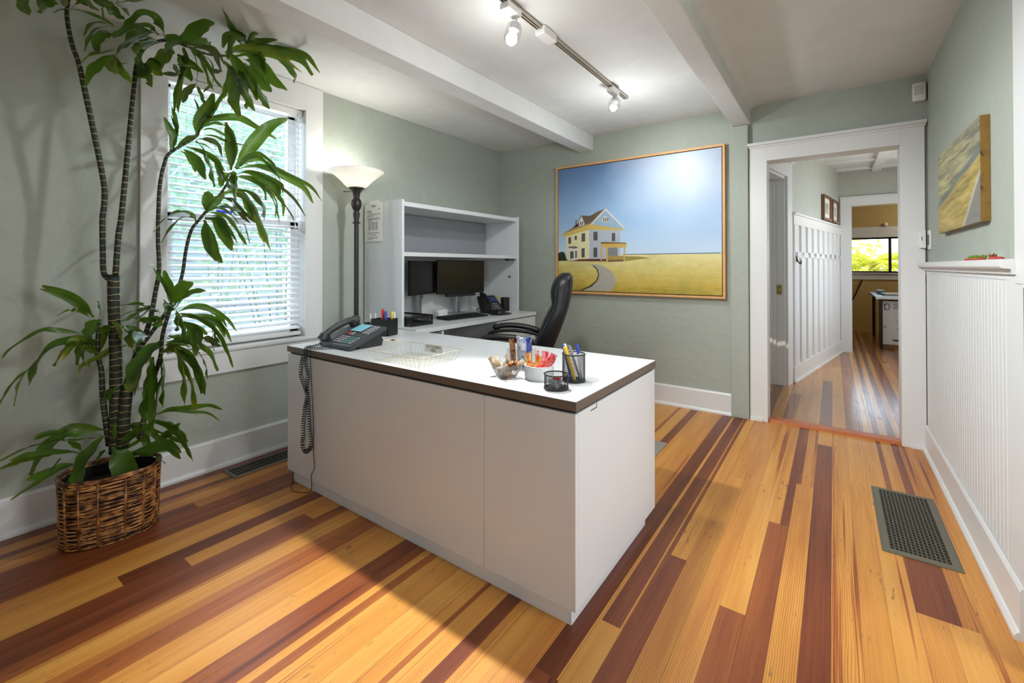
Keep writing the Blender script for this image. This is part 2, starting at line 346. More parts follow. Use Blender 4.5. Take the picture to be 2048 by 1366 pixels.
LEAVES={
 'B':[
  ([[-2.62,0.78,2.272],[-2.61,0.769,2.32],[-2.595,0.735,2.345],[-2.577,0.682,2.333],[-2.558,0.633,2.266],[-2.537,0.608,2.227]],0.0479,0),
  ([[-2.62,0.757,2.284],[-2.604,0.718,2.297],[-2.582,0.67,2.273],[-2.555,0.607,2.212],[-2.526,0.57,2.163]],0.0551,0),
  ([[-2.62,0.741,2.289],[-2.584,0.683,2.242],[-2.532,0.615,2.159],[-2.472,0.566,2.07]],0.0637,0),
  ([[-2.62,0.757,2.249],[-2.563,0.71,2.21],[-2.481,0.656,2.139],[-2.384,0.63,2.057]],0.0532,0),
  ([[-2.62,0.687,2.198],[-2.576,0.663,2.139],[-2.511,0.676,2.068]],0.0658,0),
  ([[-2.62,0.591,2.251],[-2.595,0.548,2.221],[-2.56,0.507,2.164],[-2.518,0.477,2.065]],0.0273,0),
  ([[-2.62,0.591,2.218],[-2.617,0.555,2.195],[-2.612,0.536,2.157],[-2.606,0.534,2.108]],0.0421,0),
  ([[-2.62,0.595,2.15],[-2.624,0.557,2.119],[-2.629,0.516,2.094],[-2.635,0.492,2.054],[-2.641,0.478,2.027]],0.021,1),
  ([[-2.62,0.5,1.952],[-2.631,0.522,2.022],[-2.646,0.554,2.077],[-2.664,0.608,2.146]],0.0393,0),
  ([[-2.62,0.595,2.121],[-2.513,0.563,2.049],[-2.356,0.543,1.954]],0.0448,1),
  ([[-2.62,0.646,2.111],[-2.538,0.604,2.063],[-2.418,0.56,2.002]],0.0176,1),
  ([[-2.62,0.809,2.242],[-2.524,0.753,2.149],[-2.384,0.678,2.003]],0.0662,1),
  ([[-2.62,0.673,2.047],[-2.589,0.69,2.069],[-2.544,0.699,2.063],[-2.492,0.697,1.987]],0.0652,0),
  ([[-2.62,0.868,2.304],[-2.567,0.807,2.259],[-2.49,0.754,2.183],[-2.399,0.727,2.1]],0.0656,0),
  ([[-2.62,0.824,2.281],[-2.559,0.859,2.306],[-2.47,0.892,2.335],[-2.366,0.898,2.318]],0.0596,0),
  ([[-2.62,0.824,2.277],[-2.632,0.892,2.313],[-2.65,0.975,2.347],[-2.671,1.0,2.338]],0.0446,0),
  ([[-2.62,0.856,2.261],[-2.57,0.86,2.178],[-2.497,0.817,2.052],[-2.412,0.771,1.874]],0.0673,0),
  ([[-2.62,0.832,2.219],[-2.583,0.852,2.155],[-2.528,0.862,2.075]],0.0419,0),
  ([[-2.62,0.91,2.099],[-2.628,0.884,2.059],[-2.64,0.862,1.992]],0.0381,2),
  ([[-2.62,0.872,2.277],[-2.601,0.902,2.226],[-2.572,0.901,2.147],[-2.539,0.886,2.072]],0.0066,0),
  ([[-2.62,0.88,2.276],[-2.628,0.933,2.245],[-2.64,0.963,2.201],[-2.654,0.986,2.142],[-2.67,1.01,2.109]],0.0344,0),
  ([[-2.62,0.888,2.274],[-2.563,0.935,2.276],[-2.48,0.946,2.224],[-2.382,0.933,2.115]],0.0281,2),
  ([[-2.62,0.913,2.265],[-2.569,0.958,2.219],[-2.494,0.943,2.127],[-2.406,0.906,2.047]],0.0066,0),
  ([[-2.62,0.965,2.196],[-2.577,0.983,2.179],[-2.514,0.989,2.165]],0.0195,2),
  ([[-2.62,0.978,2.117],[-2.611,0.958,2.088],[-2.598,0.936,2.059]],0.0122,2),
  ([[-2.62,0.764,2.101],[-2.527,0.773,2.079],[-2.391,0.767,2.036]],0.0178,0),
  ([[-2.62,0.914,2.095],[-2.573,0.923,2.035],[-2.505,0.915,1.965]],0.0286,1),
  ([[-2.62,0.813,2.16],[-2.531,0.8,2.114],[-2.4,0.774,2.049]],0.027,1),
 ],
 'C':[
  ([[-2.58,1.121,2.371],[-2.53,1.067,2.39],[-2.457,1.004,2.391],[-2.372,0.948,2.389]],0.0286,0),
  ([[-2.58,1.136,2.382],[-2.557,1.111,2.392],[-2.524,1.068,2.387],[-2.485,1.015,2.395]],0.0545,0),
  ([[-2.58,1.131,2.38],[-2.595,1.162,2.389],[-2.618,1.181,2.392],[-2.644,1.198,2.39]],0.029,0),
  ([[-2.58,1.112,2.367],[-2.561,1.066,2.392],[-2.533,1.027,2.369],[-2.5,0.985,2.279]],0.0392,0),
  ([[-2.58,1.126,2.373],[-2.475,1.117,2.393],[-2.321,1.075,2.33]],0.0199,0),
  ([[-2.58,1.121,2.366],[-2.566,1.164,2.389],[-2.544,1.214,2.393],[-2.52,1.258,2.389]],0.0419,0),
  ([[-2.58,1.141,2.394],[-2.557,1.21,2.388],[-2.524,1.298,2.392],[-2.485,1.388,2.379],[-2.442,1.433,2.28]],0.0642,0),
  ([[-2.58,1.028,2.294],[-2.562,1.09,2.333],[-2.535,1.2,2.358],[-2.504,1.267,2.36],[-2.47,1.319,2.333]],0.052,1),
  ([[-2.58,1.289,2.368],[-2.525,1.321,2.322],[-2.446,1.333,2.252],[-2.353,1.277,2.163]],0.0425,0),
  ([[-2.58,1.006,2.272],[-2.568,1.06,2.272],[-2.55,1.109,2.21],[-2.529,1.148,2.146],[-2.506,1.155,2.066]],0.0556,0),
  ([[-2.58,1.07,2.289],[-2.542,1.129,2.302],[-2.487,1.177,2.238],[-2.423,1.206,2.161],[-2.352,1.236,2.108]],0.0561,0),
  ([[-2.58,1.156,2.333],[-2.534,1.179,2.314],[-2.468,1.178,2.234]],0.0567,0),
  ([[-2.58,1.122,2.273],[-2.572,1.177,2.218],[-2.561,1.223,2.168],[-2.547,1.253,2.153]],0.0474,0),
  ([[-2.58,1.176,2.204],[-2.515,1.176,2.121],[-2.419,1.18,2.01]],0.0564,0),
  ([[-2.58,1.02,2.245],[-2.596,1.063,2.215],[-2.619,1.054,2.136],[-2.645,1.037,2.056]],0.0353,0),
  ([[-2.58,1.056,2.229],[-2.518,1.045,2.144],[-2.428,1.016,2.032],[-2.323,0.99,1.899]],0.0759,0),
  ([[-2.58,1.089,2.24],[-2.527,1.09,2.152],[-2.449,1.084,2.057],[-2.358,1.04,1.957]],0.0538,1),
  ([[-2.58,1.098,2.223],[-2.48,1.097,2.148],[-2.334,1.064,2.049]],0.0446,0),
  ([[-2.58,1.117,2.292],[-2.598,1.174,2.287],[-2.624,1.232,2.234],[-2.654,1.262,2.235]],0.0536,0),
  ([[-2.58,1.094,2.125],[-2.573,1.068,2.085],[-2.562,1.036,2.067]],0.01,2),
  ([[-2.58,1.221,2.225],[-2.479,1.199,2.161],[-2.332,1.147,2.07]],0.0308,0),
 ],
 'A':[
  ([[-2.7,0.325,2.289],[-2.639,0.318,2.231],[-2.55,0.324,2.158]],0.0418,0),
  ([[-2.7,0.378,2.322],[-2.62,0.367,2.252],[-2.503,0.362,2.184]],0.0654,0),
  ([[-2.7,0.461,2.282],[-2.667,0.476,2.313],[-2.62,0.5,2.322],[-2.564,0.51,2.28],[-2.502,0.518,2.25]],0.0173,0),
  ([[-2.7,0.466,2.299],[-2.695,0.502,2.303],[-2.688,0.554,2.299],[-2.68,0.61,2.281]],0.0163,0),
  ([[-2.7,0.466,2.297],[-2.706,0.432,2.281],[-2.715,0.412,2.257]],0.0076,2),
  ([[-2.7,0.528,2.378],[-2.671,0.566,2.365],[-2.629,0.595,2.354]],0.0325,0),
  ([[-2.7,0.572,2.367],[-2.714,0.612,2.364],[-2.734,0.655,2.348]],0.0447,0),
  ([[-2.7,0.569,2.362],[-2.68,0.568,2.325],[-2.65,0.567,2.279]],0.0163,0),
  ([[-2.7,0.614,2.392],[-2.6,0.631,2.379],[-2.453,0.65,2.337]],0.0327,1),
  ([[-2.7,0.62,2.39],[-2.731,0.657,2.395],[-2.777,0.686,2.393]],0.0152,0),
  ([[-2.7,0.461,2.356],[-2.624,0.438,2.298],[-2.514,0.418,2.223]],0.0304,0),
  ([[-2.7,0.476,2.363],[-2.682,0.499,2.354],[-2.657,0.52,2.366]],0.0388,0),
 ],
 'D':[
  ([[-2.7,0.828,1.749],[-2.696,0.839,1.818],[-2.689,0.818,1.873],[-2.681,0.798,1.912]],0.0305,0),
  ([[-2.7,0.841,1.757],[-2.711,0.859,1.841],[-2.728,0.869,1.909],[-2.747,0.848,1.996]],0.0314,0),
  ([[-2.7,0.848,1.753],[-2.597,0.857,1.796],[-2.446,0.861,1.796]],0.0227,0),
  ([[-2.7,0.941,1.858],[-2.675,0.95,1.931],[-2.638,0.983,2.013],[-2.594,0.981,2.067]],0.0586,0),
  ([[-2.7,0.95,1.882],[-2.71,1.015,1.963],[-2.724,1.154,2.014],[-2.741,1.267,1.991],[-2.76,1.387,1.953]],0.0346,0),
  ([[-2.7,0.955,1.894],[-2.715,1.017,1.94],[-2.736,1.086,1.961],[-2.761,1.109,1.96]],0.0282,0),
  ([[-2.7,0.955,1.883],[-2.705,1.014,1.912],[-2.713,1.087,1.895],[-2.723,1.138,1.875]],0.0124,0),
  ([[-2.7,0.95,1.861],[-2.664,1.008,1.866],[-2.611,1.056,1.838],[-2.55,1.127,1.822]],0.0109,0),
  ([[-2.7,0.955,1.846],[-2.707,1.015,1.85],[-2.717,1.059,1.822],[-2.729,1.079,1.766]],0.0279,2),
  ([[-2.7,0.918,1.821],[-2.716,0.999,1.82],[-2.739,1.067,1.771],[-2.766,1.13,1.747]],0.009,0),
  ([[-2.7,0.896,1.79],[-2.679,0.967,1.775],[-2.649,1.018,1.743],[-2.613,1.043,1.678]],0.0216,0),
  ([[-2.7,0.874,1.764],[-2.699,0.909,1.745],[-2.697,0.932,1.701],[-2.695,0.938,1.665]],0.0266,0),
  ([[-2.7,0.887,1.772],[-2.638,0.911,1.736],[-2.547,0.911,1.662],[-2.441,0.89,1.591]],0.0381,0),
  ([[-2.7,0.941,1.832],[-2.658,0.964,1.782],[-2.596,0.974,1.685],[-2.524,0.963,1.576]],0.0631,0),
  ([[-2.7,1.023,1.757],[-2.626,1.024,1.681],[-2.517,0.995,1.611]],0.0269,0),
  ([[-2.7,0.959,1.938],[-2.676,0.941,2.003],[-2.641,0.91,2.034]],0.0106,2),
  ([[-2.7,0.992,1.958],[-2.596,0.977,1.96],[-2.444,0.942,1.943]],0.0237,0),
  ([[-2.7,0.787,1.175],[-2.608,0.744,1.187],[-2.474,0.688,1.183]],0.0094,0),
 ],
 'E':[
  ([[-2.66,1.092,1.698],[-2.633,1.085,1.793],[-2.593,1.064,1.859],[-2.547,1.025,1.921]],0.0542,0),
  ([[-2.66,1.113,1.713],[-2.649,1.165,1.812],[-2.632,1.228,1.915],[-2.613,1.292,1.992],[-2.592,1.364,2.036]],0.0635,0),
  ([[-2.66,1.118,1.708],[-2.65,1.171,1.767],[-2.634,1.235,1.789],[-2.617,1.295,1.74],[-2.597,1.33,1.672]],0.0318,0),
  ([[-2.66,1.118,1.708],[-2.659,1.203,1.74],[-2.659,1.304,1.741],[-2.658,1.376,1.716],[-2.657,1.503,1.661],[-2.655,1.563,1.573]],0.0395,0),
  ([[-2.66,1.123,1.692],[-2.623,1.187,1.704],[-2.57,1.272,1.654],[-2.507,1.357,1.567],[-2.438,1.392,1.46]],0.0173,2),
  ([[-2.66,1.118,1.68],[-2.627,1.167,1.695],[-2.578,1.22,1.664],[-2.521,1.277,1.609],[-2.457,1.245,1.537]],0.0313,0),
  ([[-2.66,1.108,1.667],[-2.639,1.194,1.667],[-2.607,1.246,1.614],[-2.57,1.234,1.545]],0.026,0),
  ([[-2.66,1.139,1.666],[-2.671,1.236,1.654],[-2.688,1.331,1.622],[-2.708,1.402,1.559],[-2.729,1.414,1.481]],0.0272,0),
  ([[-2.66,1.087,1.68],[-2.657,1.056,1.653],[-2.654,1.04,1.6]],0.0384,0),
  ([[-2.66,1.087,1.686],[-2.617,1.095,1.649],[-2.554,1.064,1.572]],0.0606,1),
  ([[-2.66,1.046,1.562],[-2.66,1.103,1.587],[-2.661,1.167,1.564],[-2.661,1.22,1.486],[-2.661,1.272,1.314]],0.0554,1),
  ([[-2.66,1.124,1.599],[-2.624,1.173,1.589],[-2.572,1.21,1.538],[-2.512,1.204,1.474],[-2.444,1.167,1.421]],0.055,2),
  ([[-2.66,1.149,1.571],[-2.673,1.186,1.516],[-2.692,1.221,1.441]],0.0326,0),
  ([[-2.66,0.976,1.453],[-2.675,0.985,1.507],[-2.697,0.997,1.55],[-2.723,1.002,1.577]],0.0484,0),
  ([[-2.66,1.054,1.545],[-2.604,1.072,1.529],[-2.521,1.061,1.482],[-2.424,1.088,1.396]],0.0345,2),
  ([[-2.66,1.038,1.512],[-2.614,1.056,1.501],[-2.548,1.077,1.437]],0.0088,0),
  ([[-2.66,1.007,1.482],[-2.598,1.038,1.476],[-2.508,1.045,1.432],[-2.403,1.024,1.39]],0.0256,0),
  ([[-2.66,0.991,1.459],[-2.646,1.057,1.451],[-2.626,1.094,1.408],[-2.603,1.152,1.289]],0.0335,0),
  ([[-2.66,0.984,1.445],[-2.606,1.021,1.432],[-2.526,1.029,1.372],[-2.434,1.033,1.292]],0.0171,0),
  ([[-2.66,0.969,1.426],[-2.626,1.01,1.414],[-2.576,1.022,1.356],[-2.518,1.041,1.257]],0.0517,0),
  ([[-2.66,0.967,1.417],[-2.606,0.961,1.345],[-2.528,0.958,1.259],[-2.436,0.961,1.192]],0.0541,0),
  ([[-2.66,0.931,1.397],[-2.649,0.916,1.429],[-2.633,0.882,1.442],[-2.615,0.831,1.436],[-2.594,0.778,1.397],[-2.572,0.728,1.336]],0.0366,0),
  ([[-2.66,1.154,1.424],[-2.68,1.181,1.39],[-2.708,1.212,1.308]],0.014,0),
  ([[-2.66,1.145,1.68],[-2.661,1.233,1.667],[-2.663,1.319,1.573],[-2.666,1.354,1.47],[-2.668,1.358,1.421]],0.017,0),
  ([[-2.66,1.153,1.668],[-2.624,1.262,1.639],[-2.572,1.325,1.552],[-2.511,1.356,1.46],[-2.443,1.329,1.412]],0.0143,2),
 ],
 'F':[
  ([[-2.68,0.544,0.95],[-2.683,0.506,1.005],[-2.688,0.454,1.053],[-2.693,0.384,1.096]],0.0378,0),
  ([[-2.68,0.532,0.951],[-2.668,0.495,0.983],[-2.649,0.456,0.987],[-2.628,0.419,0.97]],0.0175,1),
  ([[-2.68,0.567,0.953],[-2.658,0.561,0.992],[-2.626,0.548,1.025]],0.0261,0),
  ([[-2.68,0.513,0.878],[-2.676,0.453,0.898],[-2.67,0.389,0.911],[-2.664,0.339,0.884],[-2.656,0.29,0.845],[-2.648,0.271,0.817]],0.0214,0),
  ([[-2.68,0.553,0.792],[-2.669,0.504,0.847],[-2.652,0.428,0.844],[-2.632,0.374,0.801],[-2.611,0.339,0.702]],0.0641,0),
  ([[-2.68,0.348,0.762],[-2.7,0.325,0.701],[-2.73,0.313,0.604]],0.0263,1),
  ([[-2.68,0.553,0.798],[-2.672,0.52,0.829],[-2.66,0.466,0.838],[-2.646,0.414,0.759]],0.0553,1),
  ([[-2.68,0.567,0.937],[-2.697,0.548,0.907],[-2.722,0.526,0.844]],0.0631,0),
  ([[-2.68,0.553,0.792],[-2.692,0.531,0.836],[-2.71,0.512,0.821],[-2.732,0.501,0.737]],0.0468,0),
  ([[-2.68,0.659,0.809],[-2.675,0.604,0.796],[-2.668,0.55,0.763],[-2.66,0.503,0.741],[-2.651,0.494,0.709]],0.0313,1),
  ([[-2.68,0.564,0.864],[-2.662,0.58,0.895],[-2.635,0.59,0.912]],0.0316,0),
  ([[-2.68,0.561,0.781],[-2.692,0.539,0.809],[-2.709,0.527,0.798]],0.0366,0),
  ([[-2.68,0.564,0.791],[-2.652,0.578,0.865],[-2.611,0.583,0.878]],0.0263,0),
  ([[-2.68,0.578,0.567],[-2.655,0.588,0.595],[-2.617,0.591,0.632]],0.0317,0),
 ],
 'G':[
  ([[-2.6,0.81,0.982],[-2.61,0.808,1.055],[-2.624,0.798,1.112],[-2.641,0.789,1.157]],0.0369,0),
  ([[-2.6,0.82,0.987],[-2.544,0.821,1.046],[-2.463,0.817,1.087],[-2.368,0.817,1.103]],0.0547,0),
  ([[-2.6,0.824,0.975],[-2.548,0.846,1.027],[-2.471,0.863,1.057],[-2.382,0.874,1.06]],0.0279,0),
  ([[-2.6,0.824,0.97],[-2.497,0.765,0.996],[-2.347,0.702,0.973]],0.0541,0),
  ([[-2.6,0.834,0.955],[-2.602,0.894,0.976],[-2.605,0.962,0.965],[-2.608,1.023,0.917],[-2.611,1.058,0.852]],0.03,0),
  ([[-2.6,0.844,0.945],[-2.576,0.905,0.93],[-2.54,0.964,0.88],[-2.498,0.991,0.816],[-2.452,0.999,0.726]],0.0354,0),
  ([[-2.6,0.849,0.933],[-2.592,0.968,0.908],[-2.581,1.012,0.872],[-2.568,1.029,0.81]],0.0364,0),
  ([[-2.6,0.849,0.905],[-2.545,0.875,0.877],[-2.464,0.871,0.834],[-2.37,0.829,0.768]],0.0503,0),
  ([[-2.6,0.825,0.953],[-2.529,0.816,0.919],[-2.424,0.778,0.882]],0.0557,0),
  ([[-2.6,0.797,0.842],[-2.617,0.86,0.827],[-2.642,0.939,0.857],[-2.671,0.987,0.818]],0.036,0),
  ([[-2.6,0.788,0.81],[-2.611,0.858,0.816],[-2.628,0.955,0.772],[-2.647,1.0,0.715],[-2.668,1.037,0.619]],0.0421,0),
  ([[-2.6,0.783,0.799],[-2.571,0.835,0.818],[-2.528,0.859,0.818],[-2.478,0.862,0.789]],0.0283,0),
  ([[-2.6,0.935,0.813],[-2.565,0.964,0.807],[-2.514,0.986,0.773]],0.0356,2),
  ([[-2.6,0.769,0.768],[-2.568,0.806,0.788],[-2.521,0.82,0.736],[-2.467,0.821,0.665],[-2.406,0.801,0.545]],0.0584,1),
  ([[-2.6,0.774,0.773],[-2.577,0.818,0.785],[-2.543,0.875,0.729],[-2.504,0.901,0.656],[-2.46,0.901,0.558]],0.0629,0),
  ([[-2.6,0.765,0.749],[-2.558,0.771,0.695],[-2.497,0.749,0.622],[-2.425,0.725,0.55]],0.0619,0),
  ([[-2.6,0.765,0.824],[-2.541,0.704,0.785],[-2.456,0.64,0.728],[-2.356,0.591,0.659]],0.0763,0),
  ([[-2.6,0.733,0.751],[-2.581,0.72,0.669],[-2.554,0.7,0.57],[-2.521,0.683,0.459]],0.0831,0),
  ([[-2.6,0.764,0.958],[-2.575,0.712,0.99],[-2.538,0.659,1.007],[-2.495,0.592,1.008]],0.021,0),
  ([[-2.6,0.769,0.935],[-2.588,0.716,0.93],[-2.571,0.677,0.94],[-2.55,0.646,0.944]],0.032,0),
  ([[-2.6,0.759,0.969],[-2.555,0.706,0.986],[-2.489,0.635,0.959],[-2.412,0.573,0.946]],0.0231,0),
  ([[-2.6,0.773,0.895],[-2.59,0.743,0.91],[-2.574,0.721,0.898]],0.0386,0),
  ([[-2.6,0.706,0.864],[-2.6,0.663,0.891],[-2.601,0.618,0.907]],0.0214,0),
  ([[-2.6,0.715,0.853],[-2.489,0.652,0.87],[-2.327,0.602,0.829]],0.0619,0),
  ([[-2.6,0.668,0.88],[-2.565,0.638,0.891],[-2.515,0.63,0.855]],0.0472,1),
  ([[-2.6,0.589,0.93],[-2.547,0.605,0.902],[-2.469,0.591,0.865]],0.0309,1),
  ([[-2.6,0.797,0.797],[-2.51,0.806,0.805],[-2.379,0.777,0.802]],0.0221,1),
  ([[-2.6,0.925,0.744],[-2.562,0.942,0.687],[-2.506,0.93,0.621]],0.0353,0),
  ([[-2.6,0.987,0.855],[-2.573,0.977,0.798],[-2.532,0.967,0.751]],0.0239,0),
 ],
 'H':[
  ([[-2.64,0.76,0.468],[-2.612,0.817,0.487],[-2.571,0.886,0.485],[-2.522,0.944,0.488],[-2.469,0.981,0.465]],0.026,0),
  ([[-2.64,0.574,0.45],[-2.633,0.525,0.468],[-2.623,0.452,0.475],[-2.61,0.385,0.43],[-2.597,0.343,0.345]],0.0568,0),
  ([[-2.64,0.548,0.423],[-2.61,0.485,0.444],[-2.565,0.41,0.468],[-2.513,0.325,0.481],[-2.456,0.248,0.471]],0.0251,0),
  ([[-2.64,0.452,0.476],[-2.569,0.391,0.505],[-2.464,0.333,0.52]],0.0204,0),
  ([[-2.64,0.498,0.371],[-2.608,0.437,0.408],[-2.562,0.378,0.426],[-2.508,0.31,0.441],[-2.448,0.247,0.445]],0.027,0),
  ([[-2.64,0.498,0.385],[-2.627,0.474,0.425],[-2.607,0.45,0.446]],0.0239,0),
  ([[-2.64,0.571,0.426],[-2.611,0.532,0.391],[-2.57,0.492,0.343],[-2.521,0.458,0.244]],0.0664,0),
  ([[-2.64,0.484,0.332],[-2.603,0.423,0.345],[-2.548,0.37,0.357],[-2.484,0.318,0.366]],0.0312,0),
  ([[-2.64,0.436,0.373],[-2.612,0.418,0.358],[-2.571,0.402,0.352]],0.0163,0),
  ([[-2.64,0.602,0.366],[-2.602,0.624,0.312],[-2.547,0.635,0.248],[-2.483,0.638,0.191]],0.085,0),
  ([[-2.64,0.652,0.452],[-2.627,0.69,0.429],[-2.608,0.71,0.385],[-2.586,0.721,0.324]],0.0472,0),
  ([[-2.64,0.736,0.445],[-2.6,0.799,0.425],[-2.54,0.825,0.397],[-2.471,0.837,0.35]],0.0484,0),
  ([[-2.64,0.74,0.406],[-2.607,0.792,0.371],[-2.559,0.85,0.321],[-2.502,0.868,0.242]],0.0382,0),
  ([[-2.64,0.745,0.325],[-2.608,0.775,0.36],[-2.561,0.805,0.399],[-2.506,0.814,0.439]],0.0322,0),
  ([[-2.64,0.657,0.317],[-2.592,0.71,0.326],[-2.521,0.775,0.337],[-2.439,0.797,0.293]],0.0393,0),
  ([[-2.64,0.661,0.306],[-2.592,0.711,0.306],[-2.522,0.733,0.305],[-2.439,0.738,0.293]],0.0284,0),
  ([[-2.64,0.602,0.381],[-2.562,0.591,0.446],[-2.449,0.568,0.52]],0.0197,0),
  ([[-2.64,0.617,0.346],[-2.585,0.647,0.41],[-2.505,0.658,0.454]],0.0305,0),
  ([[-2.64,0.47,0.285],[-2.627,0.458,0.269],[-2.609,0.451,0.249]],0.0238,0),
  ([[-2.64,0.625,0.333],[-2.608,0.665,0.363],[-2.56,0.706,0.402]],0.0154,0),
  ([[-2.64,0.562,0.572],[-2.628,0.582,0.604],[-2.611,0.593,0.63]],0.0301,0),
  ([[-2.64,0.579,0.359],[-2.627,0.561,0.348],[-2.608,0.539,0.331]],0.0298,0),
 ],
}
STEMS={
 'trunk':([[-2.66,0.619,0.327],[-2.66,0.618,0.566],[-2.66,0.615,0.794],[-2.66,0.608,1.022],[-2.66,0.606,1.14]],[0.026,0.024,0.0235,0.0235,0.023]),
 'S1':([[-2.69,0.6,1.113],[-2.69,0.579,1.147],[-2.69,0.575,1.249],[-2.69,0.573,1.385],[-2.69,0.579,1.476],[-2.69,0.572,1.589],[-2.69,0.511,1.955],[-2.69,0.489,2.072],[-2.69,0.468,2.145],[-2.69,0.452,2.257],[-2.69,0.457,2.347]],[0.014,0.014,0.014,0.014,0.014,0.014,0.014,0.012,0.011,0.01,0.008]),
 'S2':([[-2.64,0.608,1.131],[-2.64,0.618,1.317],[-2.64,0.628,1.409],[-2.64,0.649,1.711],[-2.64,0.669,1.995],[-2.64,0.679,2.115],[-2.64,0.709,2.209],[-2.64,0.787,2.276],[-2.64,0.876,2.283],[-2.64,0.962,2.278],[-2.64,1.051,2.302],[-2.64,1.144,2.393]],[0.0145,0.0145,0.014,0.013,0.012,0.011,0.01,0.009,0.008,0.007,0.006,0.005]),
 'T2':([[-2.63,0.635,0.352],[-2.63,0.646,0.565],[-2.63,0.669,0.686],[-2.63,0.701,0.808]],[0.024,0.0225,0.021,0.019]),
 'S3':([[-2.7,0.714,0.775],[-2.7,0.752,0.914],[-2.7,0.771,1.035],[-2.7,0.787,1.157],[-2.7,0.782,1.305],[-2.7,0.783,1.452],[-2.7,0.788,1.576],[-2.7,0.804,1.678],[-2.7,0.83,1.746],[-2.7,0.936,1.846],[-2.7,0.959,1.896]],[0.013,0.012,0.011,0.0105,0.01,0.01,0.0095,0.009,0.0085,0.007,0.005]),
 'S4':([[-2.66,0.711,0.803],[-2.66,0.81,0.961],[-2.66,0.865,1.107],[-2.66,0.886,1.258],[-2.66,0.909,1.36],[-2.66,0.951,1.428],[-2.66,1.046,1.57],[-2.66,1.107,1.696]],[0.011,0.01,0.009,0.009,0.0085,0.008,0.007,0.005]),
 'FC':([[-2.68,0.599,0.363],[-2.68,0.577,0.579],[-2.68,0.571,0.706],[-2.68,0.557,0.801],[-2.68,0.563,0.923]],[0.012,0.011,0.0105,0.01,0.008]),
 'GC':([[-2.6,0.69,0.375],[-2.6,0.721,0.575],[-2.6,0.764,0.743],[-2.6,0.773,0.848],[-2.6,0.796,0.946],[-2.6,0.814,0.988]],[0.011,0.01,0.009,0.0085,0.008,0.006]),
}
